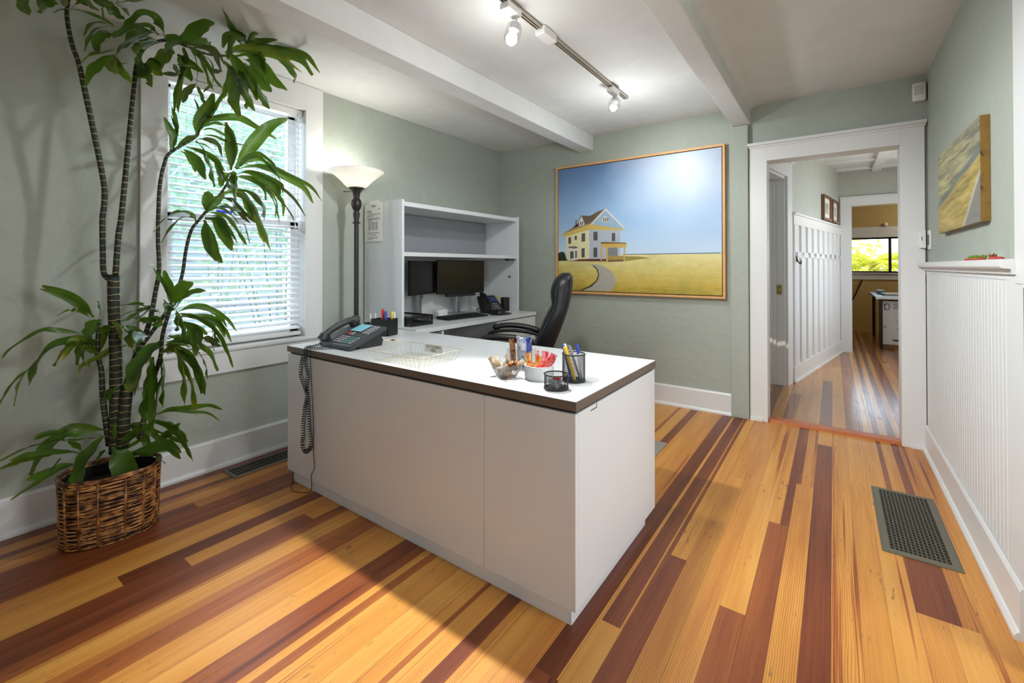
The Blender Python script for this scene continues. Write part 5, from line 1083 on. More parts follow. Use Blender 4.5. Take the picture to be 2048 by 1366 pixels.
for n_, poly in PAINT:
    key = 'win' if n_.startswith('win') or n_ in ('bayw',) else n_
    if key not in idx:
        idx[key] = len(mats); mats.append(pbr('paint_'+key, lin(*PC.get(key, (84, 84, 80))), .45, var=(30, .06)))
    b.cur = idx[key]; lv = order.index(n_) if n_ in order else 26
    ps = [(min(max(px, cx0), cx1), min(max(pz, cz0), cz1)) for px, pz in poly]
    b._add([(px, yc-.0004-.00006*lv, pz) for px, pz in ps], [tuple(range(len(ps)))])
b.cur = idx['win']
for wx in (-.006, .002, .010):
    gx = sum(p[0] for n_, q in PAINT if n_ == 'gwin' for p in q)/6; gz_ = sum(p[1] for n_, q in PAINT if n_ == 'gwin' for p in q)/6
    b._add([(gx+wx*2.6-.006, yc-.0022, gz_-.022), (gx+wx*2.6+.004, yc-.0022, gz_-.022), (gx+wx*2.6+.004, yc-.0022, gz_+.012), (gx+wx*2.6-.006, yc-.0022, gz_+.012)], [(0, 1, 2, 3)])
b.obj('painted_house', mats, cv, fix=False)

ax = XR-.030; ay0, ay1, az0, az1 = 2.48, 3.32, 1.352, 1.765
oa = (XR, (ay0+ay1)/2, az0)
t = thing('small_painting', 'small unframed landscape canvas hung above the wainscot shelf', 'painting', oa)
def land_mat():
    k = N('landscape_canvas'); tc = k.n('TexCoord'); sp = k.n('SeparateXYZ', Vector=tc.outputs['Object'])
    Y, Z = k.mth('MULTIPLY', sp.outputs[1], -1), sp.outputs[2]      # Y grows to the right as seen
    c = k.n('Mapping', Vector=tc.outputs['Object']); c.inputs['Rotation'].default_value = (D2R(-38), 0, 0); c.inputs['Scale'].default_value = (1, 3, 26)
    n = k.n('TexNoise', Scale=1, Detail=6, Roughness=.65, Vector=c.outputs[0]).outputs[0]
    c2 = k.n('Mapping', Vector=tc.outputs['Object']); c2.inputs['Rotation'].default_value = (D2R(64), 0, 0); c2.inputs['Scale'].default_value = (1, 3, 30)
    n2 = k.n('TexNoise', Scale=1, Detail=6, Roughness=.65, Vector=c2.outputs[0]).outputs[0]
    top = k.ramp(n2, (.25, lin(88, 92, 84)), (.45, lin(146, 142, 112)), (.62, lin(206, 196, 142)), (.8, lin(170, 172, 170)))
    dk = k.n('MapRange', i0=Y, i1=-.1, i2=.4, i3=0, i4=.7).outputs[0]; top = k.mix(dk, top, k.ramp(n2, (.3, lin(84, 90, 84)), (.7, lin(134, 136, 130))))
    bot = k.ramp(n, (.25, lin(92, 92, 62)), (.45, lin(170, 150, 80)), (.65, lin(206, 184, 112)), (.8, lin(190, 182, 142)))
    line = k.mth('ADD', k.mth('MULTIPLY', Y, .16), .20)
    d = k.mth('SUBTRACT', k.mth('ADD', Z, k.mth('MULTIPLY', k.mth('SUBTRACT', n, .5), .06)), line)
    col = k.mix(k.n('MapRange', i0=d, i1=-.01, i2=.01).outputs[0], bot, top)
    band = k.n('MapRange', i0=k.mth('ABSOLUTE', k.mth('SUBTRACT', d, .018)), i1=.006, i2=.02, i3=.8, i4=0).outputs[0]; col = k.mix(band, col, lin(104, 116, 116))
    rd = k.mth('SUBTRACT', Y, k.mth('ADD', k.mth('MULTIPLY', Z, 1.45), .14))       # road: lower right wedge
    rd = k.mth('ADD', rd, k.mth('MULTIPLY', k.mth('SUBTRACT', n, .5), .05))
    col = k.mix(k.n('MapRange', i0=rd, i1=-.01, i2=.03, i3=0, i4=.85).outputs[0], col, lin(122, 124, 124))
    edge = k.n('MapRange', i0=k.mth('ABSOLUTE', k.mth('ADD', rd, -.0)), i1=.008, i2=.03, i3=.6, i4=0).outputs[0]; col = k.mix(edge, col, lin(196, 200, 196))
    p = k.n('BsdfPrincipled', Roughness=.55); k.t.links.new(col, p.inputs['Base Color']); return k.done(p)
b = MB(oa); b.box((ax, ay0, az0), (ax+.002, ay1, az1)); b.obj('canvas', land_mat(), t)
gold = N('worn_gold_edge'); tcg = gold.n('TexCoord'); ng = gold.n('TexNoise', Scale=28, Detail=3, Vector=tcg.outputs['Object']); pg = gold.n('BsdfPrincipled', Roughness=.5); gold.t.links.new(gold.ramp(ng.outputs[0], (.5, lin(140, 106, 44)), (.64, lin(128, 96, 40)), (.68, lin(30, 26, 20))), pg.inputs['Base Color'])
b = MB(oa); b.box((ax+.0021, ay0, az0), (XR-.001, ay1, az1)); b.obj('canvas_edge', gold.done(pg), t)

om = (.454, YB-.03, 2.235)
t = thing('motion_sensor', 'white motion sensor high in the corner above the doorway', 'sensor', om)
b = MB(om); b.rbox((.420, YB-.05, 2.238), (.487, YB-.001, 2.356), .01, 3); b.obj('housing', M['whitep'], t, smooth=True, angle=40)
b = MB(om); b.rbox((.426, YB-.054, 2.275), (.470, YB-.0495, 2.335), .003); b.obj('lens', pbr('frosted_lens', lin(205, 205, 200), .5), t)
b = MB(om); b.lathe([(0, 0), (.004, 0), (.004, .002), (0, .002)], c=(0, 0, 0), seg=8, M=tr(-.012, -.0215, .022) @ rot('X', 90)); b.obj('indicator', M['ink'], t)
t = thing('thermostat', 'small white control box on the right door casing', 'thermostat', (.467, YB-.02, 1.29)); o_ = (.467, YB-.02, 1.29)
b = MB(o_); b.rbox((.449, YB-.052, 1.292), (.479, YB-.0205, 1.408), .004); b.obj('body', M['whitep'], t)
b = MB(o_); b.box((.458, YB-.0528, 1.34), (.462, YB-.0518, 1.366)); b.obj('slot', M['ink'], t)
t = thing('light_switch', 'white switch plate on the right wall beside the doorway', 'switch', (XR, 3.815, 1.28)); o_ = (XR, 3.815, 1.28)
b = MB(o_); b.rbox((XR-.008, 3.765, 1.282), (XR-.0005, 3.865, 1.402), .003); b.obj('plate', M['whitep'], t)
b = MB(o_); b.rbox((XR-.0105, 3.80, 1.31), (XR-.0078, 3.832, 1.375), .002); b.obj('rocker', M['ink'], t)
# three little ornaments on the wainscot shelf
gm = pbr('succulent_green', lin(120, 150, 50), .5, var=(80, .3)); rm = pbr('coral_red', lin(196, 70, 58), .5, var=(80, .3))
def ornament(label, y, n, seed, cg, cr):
    o_ = (XR-.030, y, 1.20); t = thing('shelf_ornament', label, 'ornament', o_, 0, None); r_ = random.Random(seed)
    b = MB()
    for k in range(n):
        a = r_.uniform(0, 6.28); d = .012*math.sqrt(r_.random())*2; q = (d*math.cos(a)*.6, d*math.sin(a)*1.5, .0008)
        for j in range(7):
            aa = j*.9; b._add([(q[0], q[1], q[2]), (q[0]+.006*math.cos(aa-.4), q[1]+.006*math.sin(aa-.4), .010), (q[0]+.009*math.cos(aa), q[1]+.009*math.sin(aa), .017+.008*r_.random()), (q[0]+.006*math.cos(aa+.4), q[1]+.006*math.sin(aa+.4), .010)], [(0, 1, 2, 3)])
    b.obj('rosette', cg, t, fix=False)
    b = MB(); b.lathe([(0, .0005), (.018, .0005), (.02, .006), (.012, .010), (0, .010)], seg=14, sy=1.7); b.obj('base', cr, t, smooth=True)
ornament('small green and red ornament on the shelf, farthest from the corner casing', 2.63, 6, 1, gm, rm)
ornament('small green ornament in the middle of the shelf row', 2.50, 6, 2, gm, rm)
ornament('small brownish red ornament on the shelf, nearest the corner casing', 2.27, 4, 3, pbr('olive_red', lin(140, 104, 60), .5), rm)

# ------------------------------------------------------------------ floor grilles, chair mat
def grille(name, label, xa, xb, ya, yb, nx, ny, fw):
    o_ = ((xa+xb)/2, (ya+yb)/2, .0); t = thing(name, label, 'vent', o_)
    b = MB(o_); prof = [(0, .0006), (0, .003), (fw*.3, .007), (fw, .006), (fw, .0006)]
    def ring(d, z): return [(xa+d, ya+d, z), (xb-d, ya+d, z), (xb-d, yb-d, z), (xa+d, yb-d, z), (xa+d, ya+d, z)]
    b.grid([ring(d, z) for d, z in prof]); b.obj('frame', M['bronze_vent'], t)
    b = MB(o_); b.box((xa+fw*.6, ya+fw*.6, .0004), (xb-fw*.6, yb-fw*.6, .0012)); b.obj('void', M['ventdark'], t)
    b = MB(o_)
    for i in range(1, nx): x = xa+fw+(xb-xa-2*fw)*i/nx; b.box((x-.0016, ya+fw*.8, .0014), (x+.0016, yb-fw*.8, .0055))
    for j in range(1, ny): y = ya+fw+(yb-ya-2*fw)*j/ny; b.box((xa+fw*.8, y-.0014, .0013), (xb-fw*.8, y+.0014, .0045))
    b.obj('louvres', M['bronze_vent'], t)
grille('floor_vent', 'large bronze floor grille by the right wainscot', .158, .404, 2.41, 3.08, 13, 26, .030)
grille('floor_register', 'narrow dark floor register between the plant basket and desk', -2.852, -2.700, 1.135, 1.72, 3, 40, .020)
b = MB(); b.rbox((-2.28, 2.12, .0006), (-.90, 3.03, .004), .02); tag(b.obj('chair_mat', M['mat']), 'grey mat on the floor behind the reception desk', 'mat')
# ------------------------------------------------------------------ plant in its basket
def leaf_mesh(b, pts, w, kind, al, ac, rnd):
    c = spline(pts, 5); n = len(c); L = [0]
    for i in range(1, n): L.append(L[-1]+(c[i]-c[i-1]).length)
    tot = max(L[-1], 1e-4); roll = rnd.uniform(-.7, .7); eye = Vector((.55, -.82, .1))
    rows = []
    for i in range(n):
        t = L[i]/tot; tg = (c[min(i+1, n-1)]-c[max(i-1, 0)]).normalized()
        s = tg.cross(eye); s = s.normalized() if s.length > .15 else tg.orthogonal().normalized()
        s = Matrix.Rotation(roll+.35*math.sin(3*t+roll), 3, tg) @ s
        nn = s.cross(tg)
        pr = .16+.84*math.sin(min(1, max(0, (t-.08)/.92)*1.0)**.85*PI)**.8 if t > .08 else .16
        if t > .94: pr = max(.05, pr)
        hw_ = w*.58*pr; wav = .10*w*math.sin(t*17+roll*9)
        rows.append([c[i]-s*hw_+nn*(hw_*.28+wav), c[i]-s*hw_*.5+nn*hw_*.08, c[i], c[i]+s*hw_*.5+nn*hw_*.08, c[i]+s*hw_+nn*(hw_*.28-wav)])
        for q in rows[-1]: q.z = min(q.z, ZC-.012)
        al += [t]*5; ac += [-1, -.5, 0, .5, 1]
    b.grid(rows)
def point_attr(o, name, vals):
    at = o.data.attributes.new(name, 'FLOAT', 'POINT'); at.data.foreach_set('value', vals)
opl = (-2.64, .60, 0)
plant = thing('dracaena_plant', 'tall multi-stemmed dracaena standing in the wicker basket', 'plant', opl)
stem_objs = {}
for key in ('trunk', 'S1', 'S2', 'T2', 'S3', 'S4', 'FC', 'GC'):
    pts, rs = STEMS[key]
    c = spline(pts, 6); rr = []
    n0 = len(pts)
    for i in range(len(c)):
        f = min(i/6, n0-1.001); k = int(f); rr.append(rs[k]+(rs[min(k+1, n0-1)]-rs[k])*(f-k))
    for q in c: q.z = min(q.z, ZC-.025)
    rr = [r_*{'S1': .8, 'S2': .82, 'S3': .9, 'S4': .9}.get(key, 1) for r_ in rr]
    b = MB(opl); b.tube(c, rr, 10); o = b.obj('cane', M['cane'], plant, smooth=True)
    al = []; d = 0
    for i in range(len(c)):
        if i: d += (c[i]-c[i-1]).length
        al += [d]*10
    point_attr(o, 'along', al); stem_objs[key] = o
rnd = random.Random(21)
for head, key in (('A', 'S1'), ('B', 'S2'), ('C', 'S2'), ('D', 'S3'), ('E', 'S4'), ('F', 'FC'), ('G', 'GC'), ('H', 'trunk')):
    b = MB(opl); al = []; ac = []
    for pts, w, kind in LEAVES[head]:
        b.cur = kind; leaf_mesh(b, pts, w, kind, al, ac, rnd)
        if w > .018 and rnd.random() < .62:                    # companions that fill the rosette out
            q = Vector((rnd.uniform(-.02, .10), rnd.uniform(-.05, .05), rnd.uniform(-.07, .05))); m_ = len(pts)-1
            p2_ = [[a_+q[j]*(i_/m_)**1.2+(.006 if j == 0 else 0) for j, a_ in enumerate(p_)] for i_, p_ in enumerate(pts)]
            leaf_mesh(b, p2_, w*rnd.uniform(.5, .85), kind, al, ac, rnd)
    o = b.obj('foliage', [M['leaf'], M['leafy'], M['leafb']], stem_objs[key], smooth=True, fix=False)
    point_attr(o, 'along', al); point_attr(o, 'across', ac)
# basket: oval, woven strands over stakes
BC = (-2.62, .595); BA, BB, BH = .168, .135, .272; tw = Matrix.Rotation(D2R(-12), 3, 'Z')
ob = (BC[0], BC[1], 0)
def oval(th, grow, z):
    k = .955+.05*min(z/BH, 1); ce, se = math.cos(th), math.sin(th)
    x = math.copysign(abs(ce)**.82, ce)*(BB*k+grow); y = math.copysign(abs(se)**.82, se)*(BA*k+grow)
    v = tw @ Vector((x, y, 0)); return Vector((v.x, v.y, z))
bask = thing('wicker_basket', 'oval brown wicker basket on the floor holding the plant', 'basket', ob)
ns = 16; b = MB(); rows_n = 33; rb = random.Random(6)
for r in range(rows_n):
    z = .006+r*(BH-.018)/(rows_n-1); pts = []; ph = rb.uniform(0, .25)
    for j in range(ns*6+1):
        th = 2*PI*j/(ns*6); g = .0036*math.cos(ns/2*th+(PI if r % 2 else 0)); pts.append(oval(th, g, z+.0022*math.sin(3*th+ph*20)+.0012*math.sin(17*th+r)))
    b.tube(pts, .0037, 6, cap=False)
b.obj('weave', M['wicker'], bask, smooth=True)
for j in range(ns):
    th = 2*PI*(j+.5)/ns; b = MB(); b.tube([oval(th, .0022, .002), oval(th, .0028, BH*.5), oval(th, .0022, BH-.004)], .0042, 6); b.obj('stake', M['wicker'], bask, smooth=True)
b = MB()
for q, dz in ((0, 0), (1, .009), (2, .004)):
    b.tube([oval(2*PI*j/96, .0035*math.sin(ns*PI*j/96+q*2.1), BH+dz) for j in range(97)], .0062, 6, cap=False)
b.obj('rim', M['wicker'], bask, smooth=True)
b = MB(); b.grid([[oval(2*PI*j/48, -.012, z) for j in range(49)] for z in (.008, .14, BH-.004)]); b.obj('liner', M['ventdark'], bask, smooth=True, fix=False)
b = MB(opl)
def sc(v, z): return (BC[0]+v.x, BC[1]+v.y, z)
b._add([sc(oval(2*PI*j/40, -.022, BH*.8), BH*.8) for j in range(40)]+[sc(oval(2*PI*j/40, -.03, .02), .02) for j in range(40)], [tuple(range(40)), tuple(range(79, 39, -1))]+[(j, 40+j, 40+(j+1) % 40, (j+1) % 40) for j in range(40)])
b.obj('soil', M['soil'], plant)

# ------------------------------------------------------------------ window blind
bx = XL-.045; by0, by1 = WY0+.006, WY1-.006
oz = (bx, (by0+by1)/2, WZ1)
M['slat'] = N('white_blind_slat'); _k = M['slat']; _d = _k.n('BsdfPrincipled', Roughness=.4); _d.inputs['Base Color'].default_value = lin(236, 238, 240); _t = _k.n('BsdfTranslucent', Color=(.8, .86, .95, 1)); M['slat'] = _k.done(_k.n('MixShader', i0=.16, i1=_d.outputs[0], i2=_t.outputs[0]))
bl = thing('window_blind', 'white horizontal slat blind in the left window', 'blind', oz)
b = MB(oz); b.rbox((bx-.028, by0, WZ1-.045), (bx+.028, by1, WZ1-.002), .003); b.obj('headrail', M['whitep'], bl)
nsl = 38
for i in range(nsl):
    z = .765+i*(WZ1-.075-.765)/(nsl-1); b = MB(oz); tl_ = D2R(19+4*math.sin(i*1.7))
    rows = []
    for e in (-1, -.5, 0, .5, 1):
        xx = bx+.0245*e*math.cos(tl_); zz = z-.0245*e*math.sin(tl_)+.0035*(1-e*e); rows.append([(xx, by0+.004, zz), (xx, (by0+by1)/2, zz-.0015), (xx, by1-.004, zz)])
    b.grid(rows+[[(p[0], p[1], p[2]-.0022) for p in r] for r in reversed(rows)]); b.obj('slat', M['slat'], bl, smooth=True, angle=50)
b = MB(oz); b.rbox((bx-.026, by0+.002, WZ0+.012), (bx+.026, by1-.002, WZ0+.034), .004); b.obj('bottom_rail', M['whitep'], bl)
for y in (by0+.09, (by0+by1)/2, by1-.09):
    for dx in (-.027, .027):
        b = MB(oz); b.tube([(bx+dx, y, WZ0+.03), (bx+dx, y, WZ1-.045)], .0009, 5); b.obj('ladder_cord', M['paper'], bl)
b = MB(oz); b.tube([(bx+.032, by1-.03, WZ1-.03), (bx+.034, by1-.032, 1.5)], .004, 8); b.obj('tilt_wand', M['whitep'], bl)
b = MB(oz); b.tube(spline([(bx+.033, by1-.055, WZ1-.03), (bx+.035, by1-.056, 1.6), (bx+.035, by1-.05, 1.46)], 6), .0012, 5); b.lathe([(0, 0), (.006, .002), (.004, .03), (0, .032)], c=(bx+.035, by1-.05, 1.43), seg=8); b.obj('lift_cord', M['whitep'], bl)

# ------------------------------------------------------------------ office chair
ch = thing('office_chair', 'black leather high back office chair behind the reception desk', 'chair', (-2.035, 2.735, .0045), D2R(210))
zlev = [.50, .56, .636, .75, .86, .884, .95, 1.008, 1.068, 1.10, 1.122]
frt = [-.215, -.222, -.234, -.281, -.338, -.358, -.360, -.366, -.388, -.415, -.45]
bck = [-.335, -.372, -.40, -.445, -.482, -.490, -.505, -.514, -.522, -.518, -.50]
hwd = [.19, .22, .24, .255, .258, .25, .25, .248, .235, .21, .165]
b = MB(); rows = []
for z, f, k, h in zip(zlev, frt, bck, hwd):
    r = []
    for j in range(28):
        a = 2*PI*j/28; c_, s_ = math.cos(a), math.sin(a)
        x = (f+k)/2+(f-k)/2*math.copysign(abs(c_)**.55, c_); y = h*math.copysign(abs(s_)**.42, s_)
        if c_ > 0: x -= .022*math.cos(y/h*PI*.5)*-1*.0+.018*(1-(y/h)**2)*(1 if z < .9 else -.6)
        r.append((x, y, z))
    r.append(r[0]); rows.append(r)
b.grid(rows); n = len(rows[0]); b._add(rows[-1][:-1], [tuple(range(28))]); b._add(rows[0][:-1], [tuple(reversed(range(28)))])
o = b.obj('backrest', M['leather'], ch, smooth=True); o.modifiers.new('subd', 'SUBSURF').render_levels = 1
for sy in (-1, 1):
    b = MB(); b.tube(spline([(k+.018, sy*(h+.001), z) for z, f, k, h in list(zip(zlev, frt, bck, hwd))[1:10]], 4), .005, 6); b.obj('piping', M['armpad'], o, smooth=True)
b = MB(); b.rbox((-.25, -.26, .425), (.27, .26, .525), .045, 5); b.obj('seat', M['leather'], ch, smooth=True)
b = MB(); b.rbox((-.2, -.2, .395), (.2, .2, .424), .01); b.obj('seat_pan', M['black'], ch)
for sy in (-1, 1):
    b = MB(); c = spline([(-.262, sy*.305, .640), (-.20, sy*.31, .662), (-.08, sy*.315, .682), (.04, sy*.315, .682), (.125, sy*.31, .662)], 6)
    b.tube(c, [.010]+[.023]*(len(c)-2)+[.012], 12, sx=1); o = b.obj('arm_pad', M['armpad'], ch, smooth=True)
    b = MB(); c = spline([(-.33, sy*.285, .58), (-.22, sy*.30, .62), (-.08, sy*.312, .64), (.04, sy*.312, .64), (.135, sy*.308, .625), (.16, sy*.302, .58), (.12, sy*.288, .47), (.02, sy*.262, .40), (-.05, sy*.20, .41)], 6)
    b.tube(c, .0145, 10); b.obj('arm_frame', M['black'], o, smooth=True)
b = MB(); b.tube([(0, 0, .10), (0, 0, .25)], .026, 14); b.tube([(0, 0, .24), (0, 0, .40)], .016, 14); b.obj('gas_lift', M['black'], ch, smooth=True, angle=40)
for k in range(5):
    a = 2*PI*k/5+.3; c_, s_ = math.cos(a), math.sin(a)
    b = MB(); b.tube([(.02*c_, .02*s_, .10), (.15*c_, .15*s_, .095), (.30*c_, .30*s_, .072)], [.028, .024, .016], 8); o = b.obj('base_spoke', M['black'], ch, smooth=True)
    b = MB(); b.tube([(.30*c_-.014*s_, .30*s_+.014*c_, .027), (.30*c_+.014*s_, .30*s_-.014*c_, .027)], .026, 12); b.tube([(.30*c_, .30*s_, .03), (.30*c_, .30*s_, .075)], .007, 6); b.obj('caster', M['black2'], o, smooth=True, angle=40)

# ------------------------------------------------------------------ monitors and things on the side desk
def monitor(name, label, cx, cy, rz, W, Hh, zb, soundbar):
    t = thing(name, label, 'monitor', (cx, cy, RT+.0006), rz)          # local +x faces the viewer of the screen
    z0 = zb-RT
    b = MB(); b.rbox((-.012, -W/2, z0), (.012, W/2, z0+Hh), .004); b.rbox((-.035, -W*.3, z0+.05), (-.0125, W*.3, z0+Hh-.05), .01); s = b.obj('housing', M['black'], t)
    b = MB(); b.box((.0122, -W/2+.009, z0+.016), (.0132, W/2-.009, z0+Hh-.009)); b.obj('screen', M['screen'], s)
    b = MB(); b.rbox((-.075, -.026, .012), (-.04, .026, z0+Hh*.6), .006); b.rbox((-.041, -.03, z0+Hh*.35), (-.034, .03, z0+Hh*.6), .002); b.obj('stand_column', M['silver'], t)
    b = MB(); b.rbox((-.095, -.085, .0), (.09, .085, .012), .004); b.obj('stand_base', M['silver'], t)
    if soundbar:
        b = MB(); b.rbox((-.03, -W*.30, z0-.026), (.014, W*.30, z0-.001), .006); b.obj('soundbar', M['black2'], t)
    for k in range(3):
        b = MB(); b.tube(spline([(-.036, -.03+.03*k, z0+.05), (-.05, -.01+.025*k, z0-.04), (-.085, .0, .10), (-.085, .02*k, .016)], 6), .0028, 6); b.obj('cable', M['black'], t)
    return t
monitor('monitor', 'black monitor turned sideways in the left of the hutch', -2.775, 2.625, D2R(17), .49, .278, .942, False)
monitor('monitor', 'wide black monitor with a sound bar, right of the pair', -2.755, 3.055, D2R(-8), .548, .30, .93, True)
t = thing('keyboard', 'black keyboard lying before the two monitors', 'keyboard', (-2.53, 2.83, RT+.0006), D2R(-6))
b = MB(); b.prism([(-.075, 0), (.075, 0), (.075, .010), (-.075, .022)], lambda x, z, d: (x, d, z), -.225, .225); b.obj('body', M['black'], t, bevel=.002)
b = MB()
for r in range(6):
    xa = .062-.0225*r
    for j in range(20):
        if r == 0 and 4 <= j <= 11: continue
        ya = -.214+.0214*j; zt = .0118+(.062-xa)*.08
        b.box((xa-.018, ya, zt-.003), (xa, ya+.0185, zt+.003))
o = b.obj('keys', M['black2'], t); o['kind'] = 'stuff'
t = thing('letter_tray', 'low black slotted tray at the left end of the side desk', 'tray', (-2.60, 2.275, RT+.0006))
b = MB(); xa, xb, ya, yb, hh = -.19, .165, -.108, .112, .072
b.box((xa, ya, 0), (xb, yb, .003)); b.obj('base', M['black'], t)
for (p, q, ax_) in (((xb-.003, ya), (xb, yb), 'y'), ((xa, ya), (xa+.003, yb), 'y'), ((xa+.003, yb-.003), (xb-.003, yb), 'x'), ((xa+.003, ya), (xb-.003, ya+.003), 'x')):
    b = MB(); lo = Vector((p[0], p[1], .003)); hi = Vector((q[0], q[1], hh)); 
    b.box((p[0], p[1], .003), (q[0], q[1], .020)); b.box((p[0], p[1], hh-.014), (q[0], q[1], hh))
    n = 16 if ax_ == 'y' else 24; Ls = (q[1]-p[1]) if ax_ == 'y' else (q[0]-p[0])
    for j in range(n+1):
        s_ = j*Ls/n; wd = .0045
        if ax_ == 'y': ys = min(max(p[1]+s_-wd/2, p[1]), q[1]-wd); b.box((p[0], ys, .02), (q[0], ys+wd, hh-.014))
        else: xs = min(max(p[0]+s_-wd/2, p[0]), q[0]-wd); b.box((xs, p[1], .02), (xs+wd, q[1], hh-.014))
    b.obj('slotted_wall', M['black'], t)
b = MB(); b.rbox((-2.80, 2.735, RT+.0006), (-2.72, 2.85, RT+.062), .012, 3); tag(b.obj('white_adapter', M['whitep'], smooth=True, angle=40), 'small white box between the monitor stands', 'adapter')
t = thing('mouse_pad', 'rounded dark pad in front of the black desk phone', 'mouse pad', (-2.44, 3.235, RT+.0006)); b = MB(); b.lathe([(0, 0), (.118, 0), (.12, .003), (.112, .006), (0, .006)], seg=32, sx=.72); b.obj('pad', M['black2'], t, smooth=True, angle=30)
t = thing('computer_mouse', 'black mouse on the rounded pad', 'mouse', (-2.43, 3.17, RT+.0068), D2R(170))
b = MB(); b.lathe([(0, 0), (.03, 0), (.032, .008), (.027, .022), (.014, .032), (0, .034)], seg=20, sx=1.75); b.obj('shell', M['black'], t, smooth=True, angle=50)
b = MB(); b.tube([(.020, 0, .030), (.034, 0, .0255)], .003, 8); b.obj('wheel', M['black2'], t)

def phone2():
    t = thing('desk_phone', 'black desk phone with a blue display, right of the monitors', 'phone', (-2.60, 3.29, RT+.0006), D2R(-12))
    b = MB(); b.prism([(.11, 0), (.10, .012), (-.06, .155), (-.085, .15), (-.085, .13), (-.03, 0)], lambda x, z, d: (x, d, z), -.095, .095); s = b.obj('body', M['black'], t, bevel=.004)
    u = Vector((-.16, 0, .143)).normalized(); nn = Vector((.143, 0, .16)).normalized(); o0 = Vector((.10, 0, .012))
    def f(a, y, h): return o0+u*a+nn*h+Vector((0, y, 0))
    def pad(b, a0, a1, y0_, y1_, h):
        b._add([f(a0, y0_, 0), f(a1, y0_, 0), f(a1, y1_, 0), f(a0, y1_, 0), f(a0, y0_, h), f(a1, y0_, h), f(a1, y1_, h), f(a0, y1_, h)], [(0,3,2,1),(4,5,6,7),(0,1,5,4),(1,2,6,5),(2,3,7,6),(3,0,4,7)])
    b = MB(); pad(b, .135, .195, -.03, .075, .002); b.obj('display', pbr('blue_lcd', lin(40, 58, 120), .2), s)
    for r in range(4):
        for c_ in range(3):
            b = MB(); pad(b, .035+.021*r, .048+.021*r, -.018+.028*c_, .002+.028*c_, .0035); b.obj('key', M['silver'], s)
    b = MB(); cc = spline([f(.01, -.072, .02), f(.04, -.072, .042), (f(.12, -.072, .05)), f(.19, -.072, .042), f(.215, -.072, .018)], 6)
    b.tube(cc, [.022]*3+[.016]*(len(cc)-6)+[.022]*3, 10); b.obj('handset', M['black'], t, smooth=True)
phone2()
t = thing('pencil_cup', 'round black cup at the far end of the side desk', 'cup', (-2.60, 3.515, RT+.0006)); b = MB(); b.lathe([(0, 0), (.042, 0), (.043, .004), (.043, .128), (.040, .128), (.040, .006), (0, .006)], seg=28); b.obj('cup', M['black'], t, smooth=True, angle=40)
t = thing('clear_stand', 'clear holder with a yellow top beside the black cup', 'holder', (-2.70, 3.48, RT+.0006)); b = MB(); b.lathe([(0, 0), (.024, 0), (.022, .08), (.019, .085), (0, .085)], seg=14); b.obj('bottle', M['clear'], t, smooth=True, angle=50)
b = MB(); b.rbox((-.02, -.03, .115), (.02, .03, .145), .005); b.tube([(0, 0, .085), (0, 0, .116)], .01, 8); b.obj('yellow_top', pbr('yellow_plastic', lin(214, 180, 60), .5), t)
b = MB(); b.rbox((-2.56, 3.455, 1.231), (-2.50, 3.53, 1.2485), .004); tag(b.obj('green_clip', pbr('dark_green_plastic', lin(24, 84, 60), .4)), 'small dark green clip under the hutch shelf', 'clip')
b = MB(); b.tube(spline([(-2.86, 3.45, RT+.008), (-2.80, 3.50, RT+.012), (-2.73, 3.42, RT+.03), (-2.72, 3.38, RT+.045), (-2.78, 3.36, RT+.03), (-2.86, 3.40, RT+.008)], 6), .006, 6); tag(b.obj('cable_coil', M['black'], smooth=True), 'black cable looped behind the desk phone', 'cable')

# ------------------------------------------------------------------ things on the reception desk
Z0 = DT+.0006
ph = thing('office_phone', 'charcoal office phone on the left end of the reception desk', 'phone', (-2.153, 1.385, Z0), D2R(-1))
M['charcoal'] = pbr('charcoal_plastic', lin(56, 58, 60), .42)
b = MB(); b.prism([(.0, .004), (.004, .026), (.225, .104), (.238, .10), (.238, .085), (.02, .002)], lambda y, z, d: (d, y, z), -.142, .142); body = b.obj('body', M['charcoal'], ph, bevel=.004)
b = MB(); b.prism([(.07, 0), (.215, 0), (.225, .03), (.20, .073), (.07, .022)], lambda y, z, d: (d, y, z), -.125, .125); b.obj('wedge_base', M['black2'], ph, bevel=.003)
u = Vector((0, .221, .078)).normalized(); nn = Vector((0, -.078, .221)).normalized(); o0 = Vector((0, .004, .026))
def fp(x, a, h): return o0+u*a+nn*h+Vector((x, 0, 0))
def key(x, a, w_, d_, h, m, nm='key'):
    b = MB(); b._add([fp(x, a, -.001), fp(x+w_, a, -.001), fp(x+w_, a+d_, -.001), fp(x, a+d_, -.001), fp(x+.001, a+.001, h), fp(x+w_-.001, a+.001, h), fp(x+w_-.001, a+d_-.001, h), fp(x+.001, a+d_-.001, h)], [(0,3,2,1),(4,5,6,7),(0,1,5,4),(1,2,6,5),(2,3,7,6),(3,0,4,7)]); return b.obj(nm, m, body)
kg = pbr('grey_key', lin(176, 178, 180), .5); kt = pbr('teal_key', lin(88, 160, 150), .5); kr = pbr('red_key', lin(206, 74, 60), .5)
for r in range(4):
    for c_ in range(3): key(-.045+.026*c_, .022+.018*r, .020, .010, .003, kg)
    key(.037, .022+.018*r, .020, .010, .003, kt); key(.064, .022+.018*r, .010, .012, .0028, kt); key(.09, .022+.018*r, .022, .010, .003, kg)
for r in range(5):
    for c_ in range(2): key(.055+.034*c_, .135+.018*r, .030, .010, .003, kg)
for r in range(2): key(-.04, .108+.014*r, .022, .010, .004, kr); key(-.01, .108+.014*r, .022, .010, .003, kg)
b = MB(); b._add([fp(-.052, .012, .0004), fp(.122, .012, .0004), fp(.122, .10, .0004), fp(-.052, .10, .0004)], [(0, 1, 2, 3)]); b.obj('keypad_plate', M['black2'], body, fix=False)
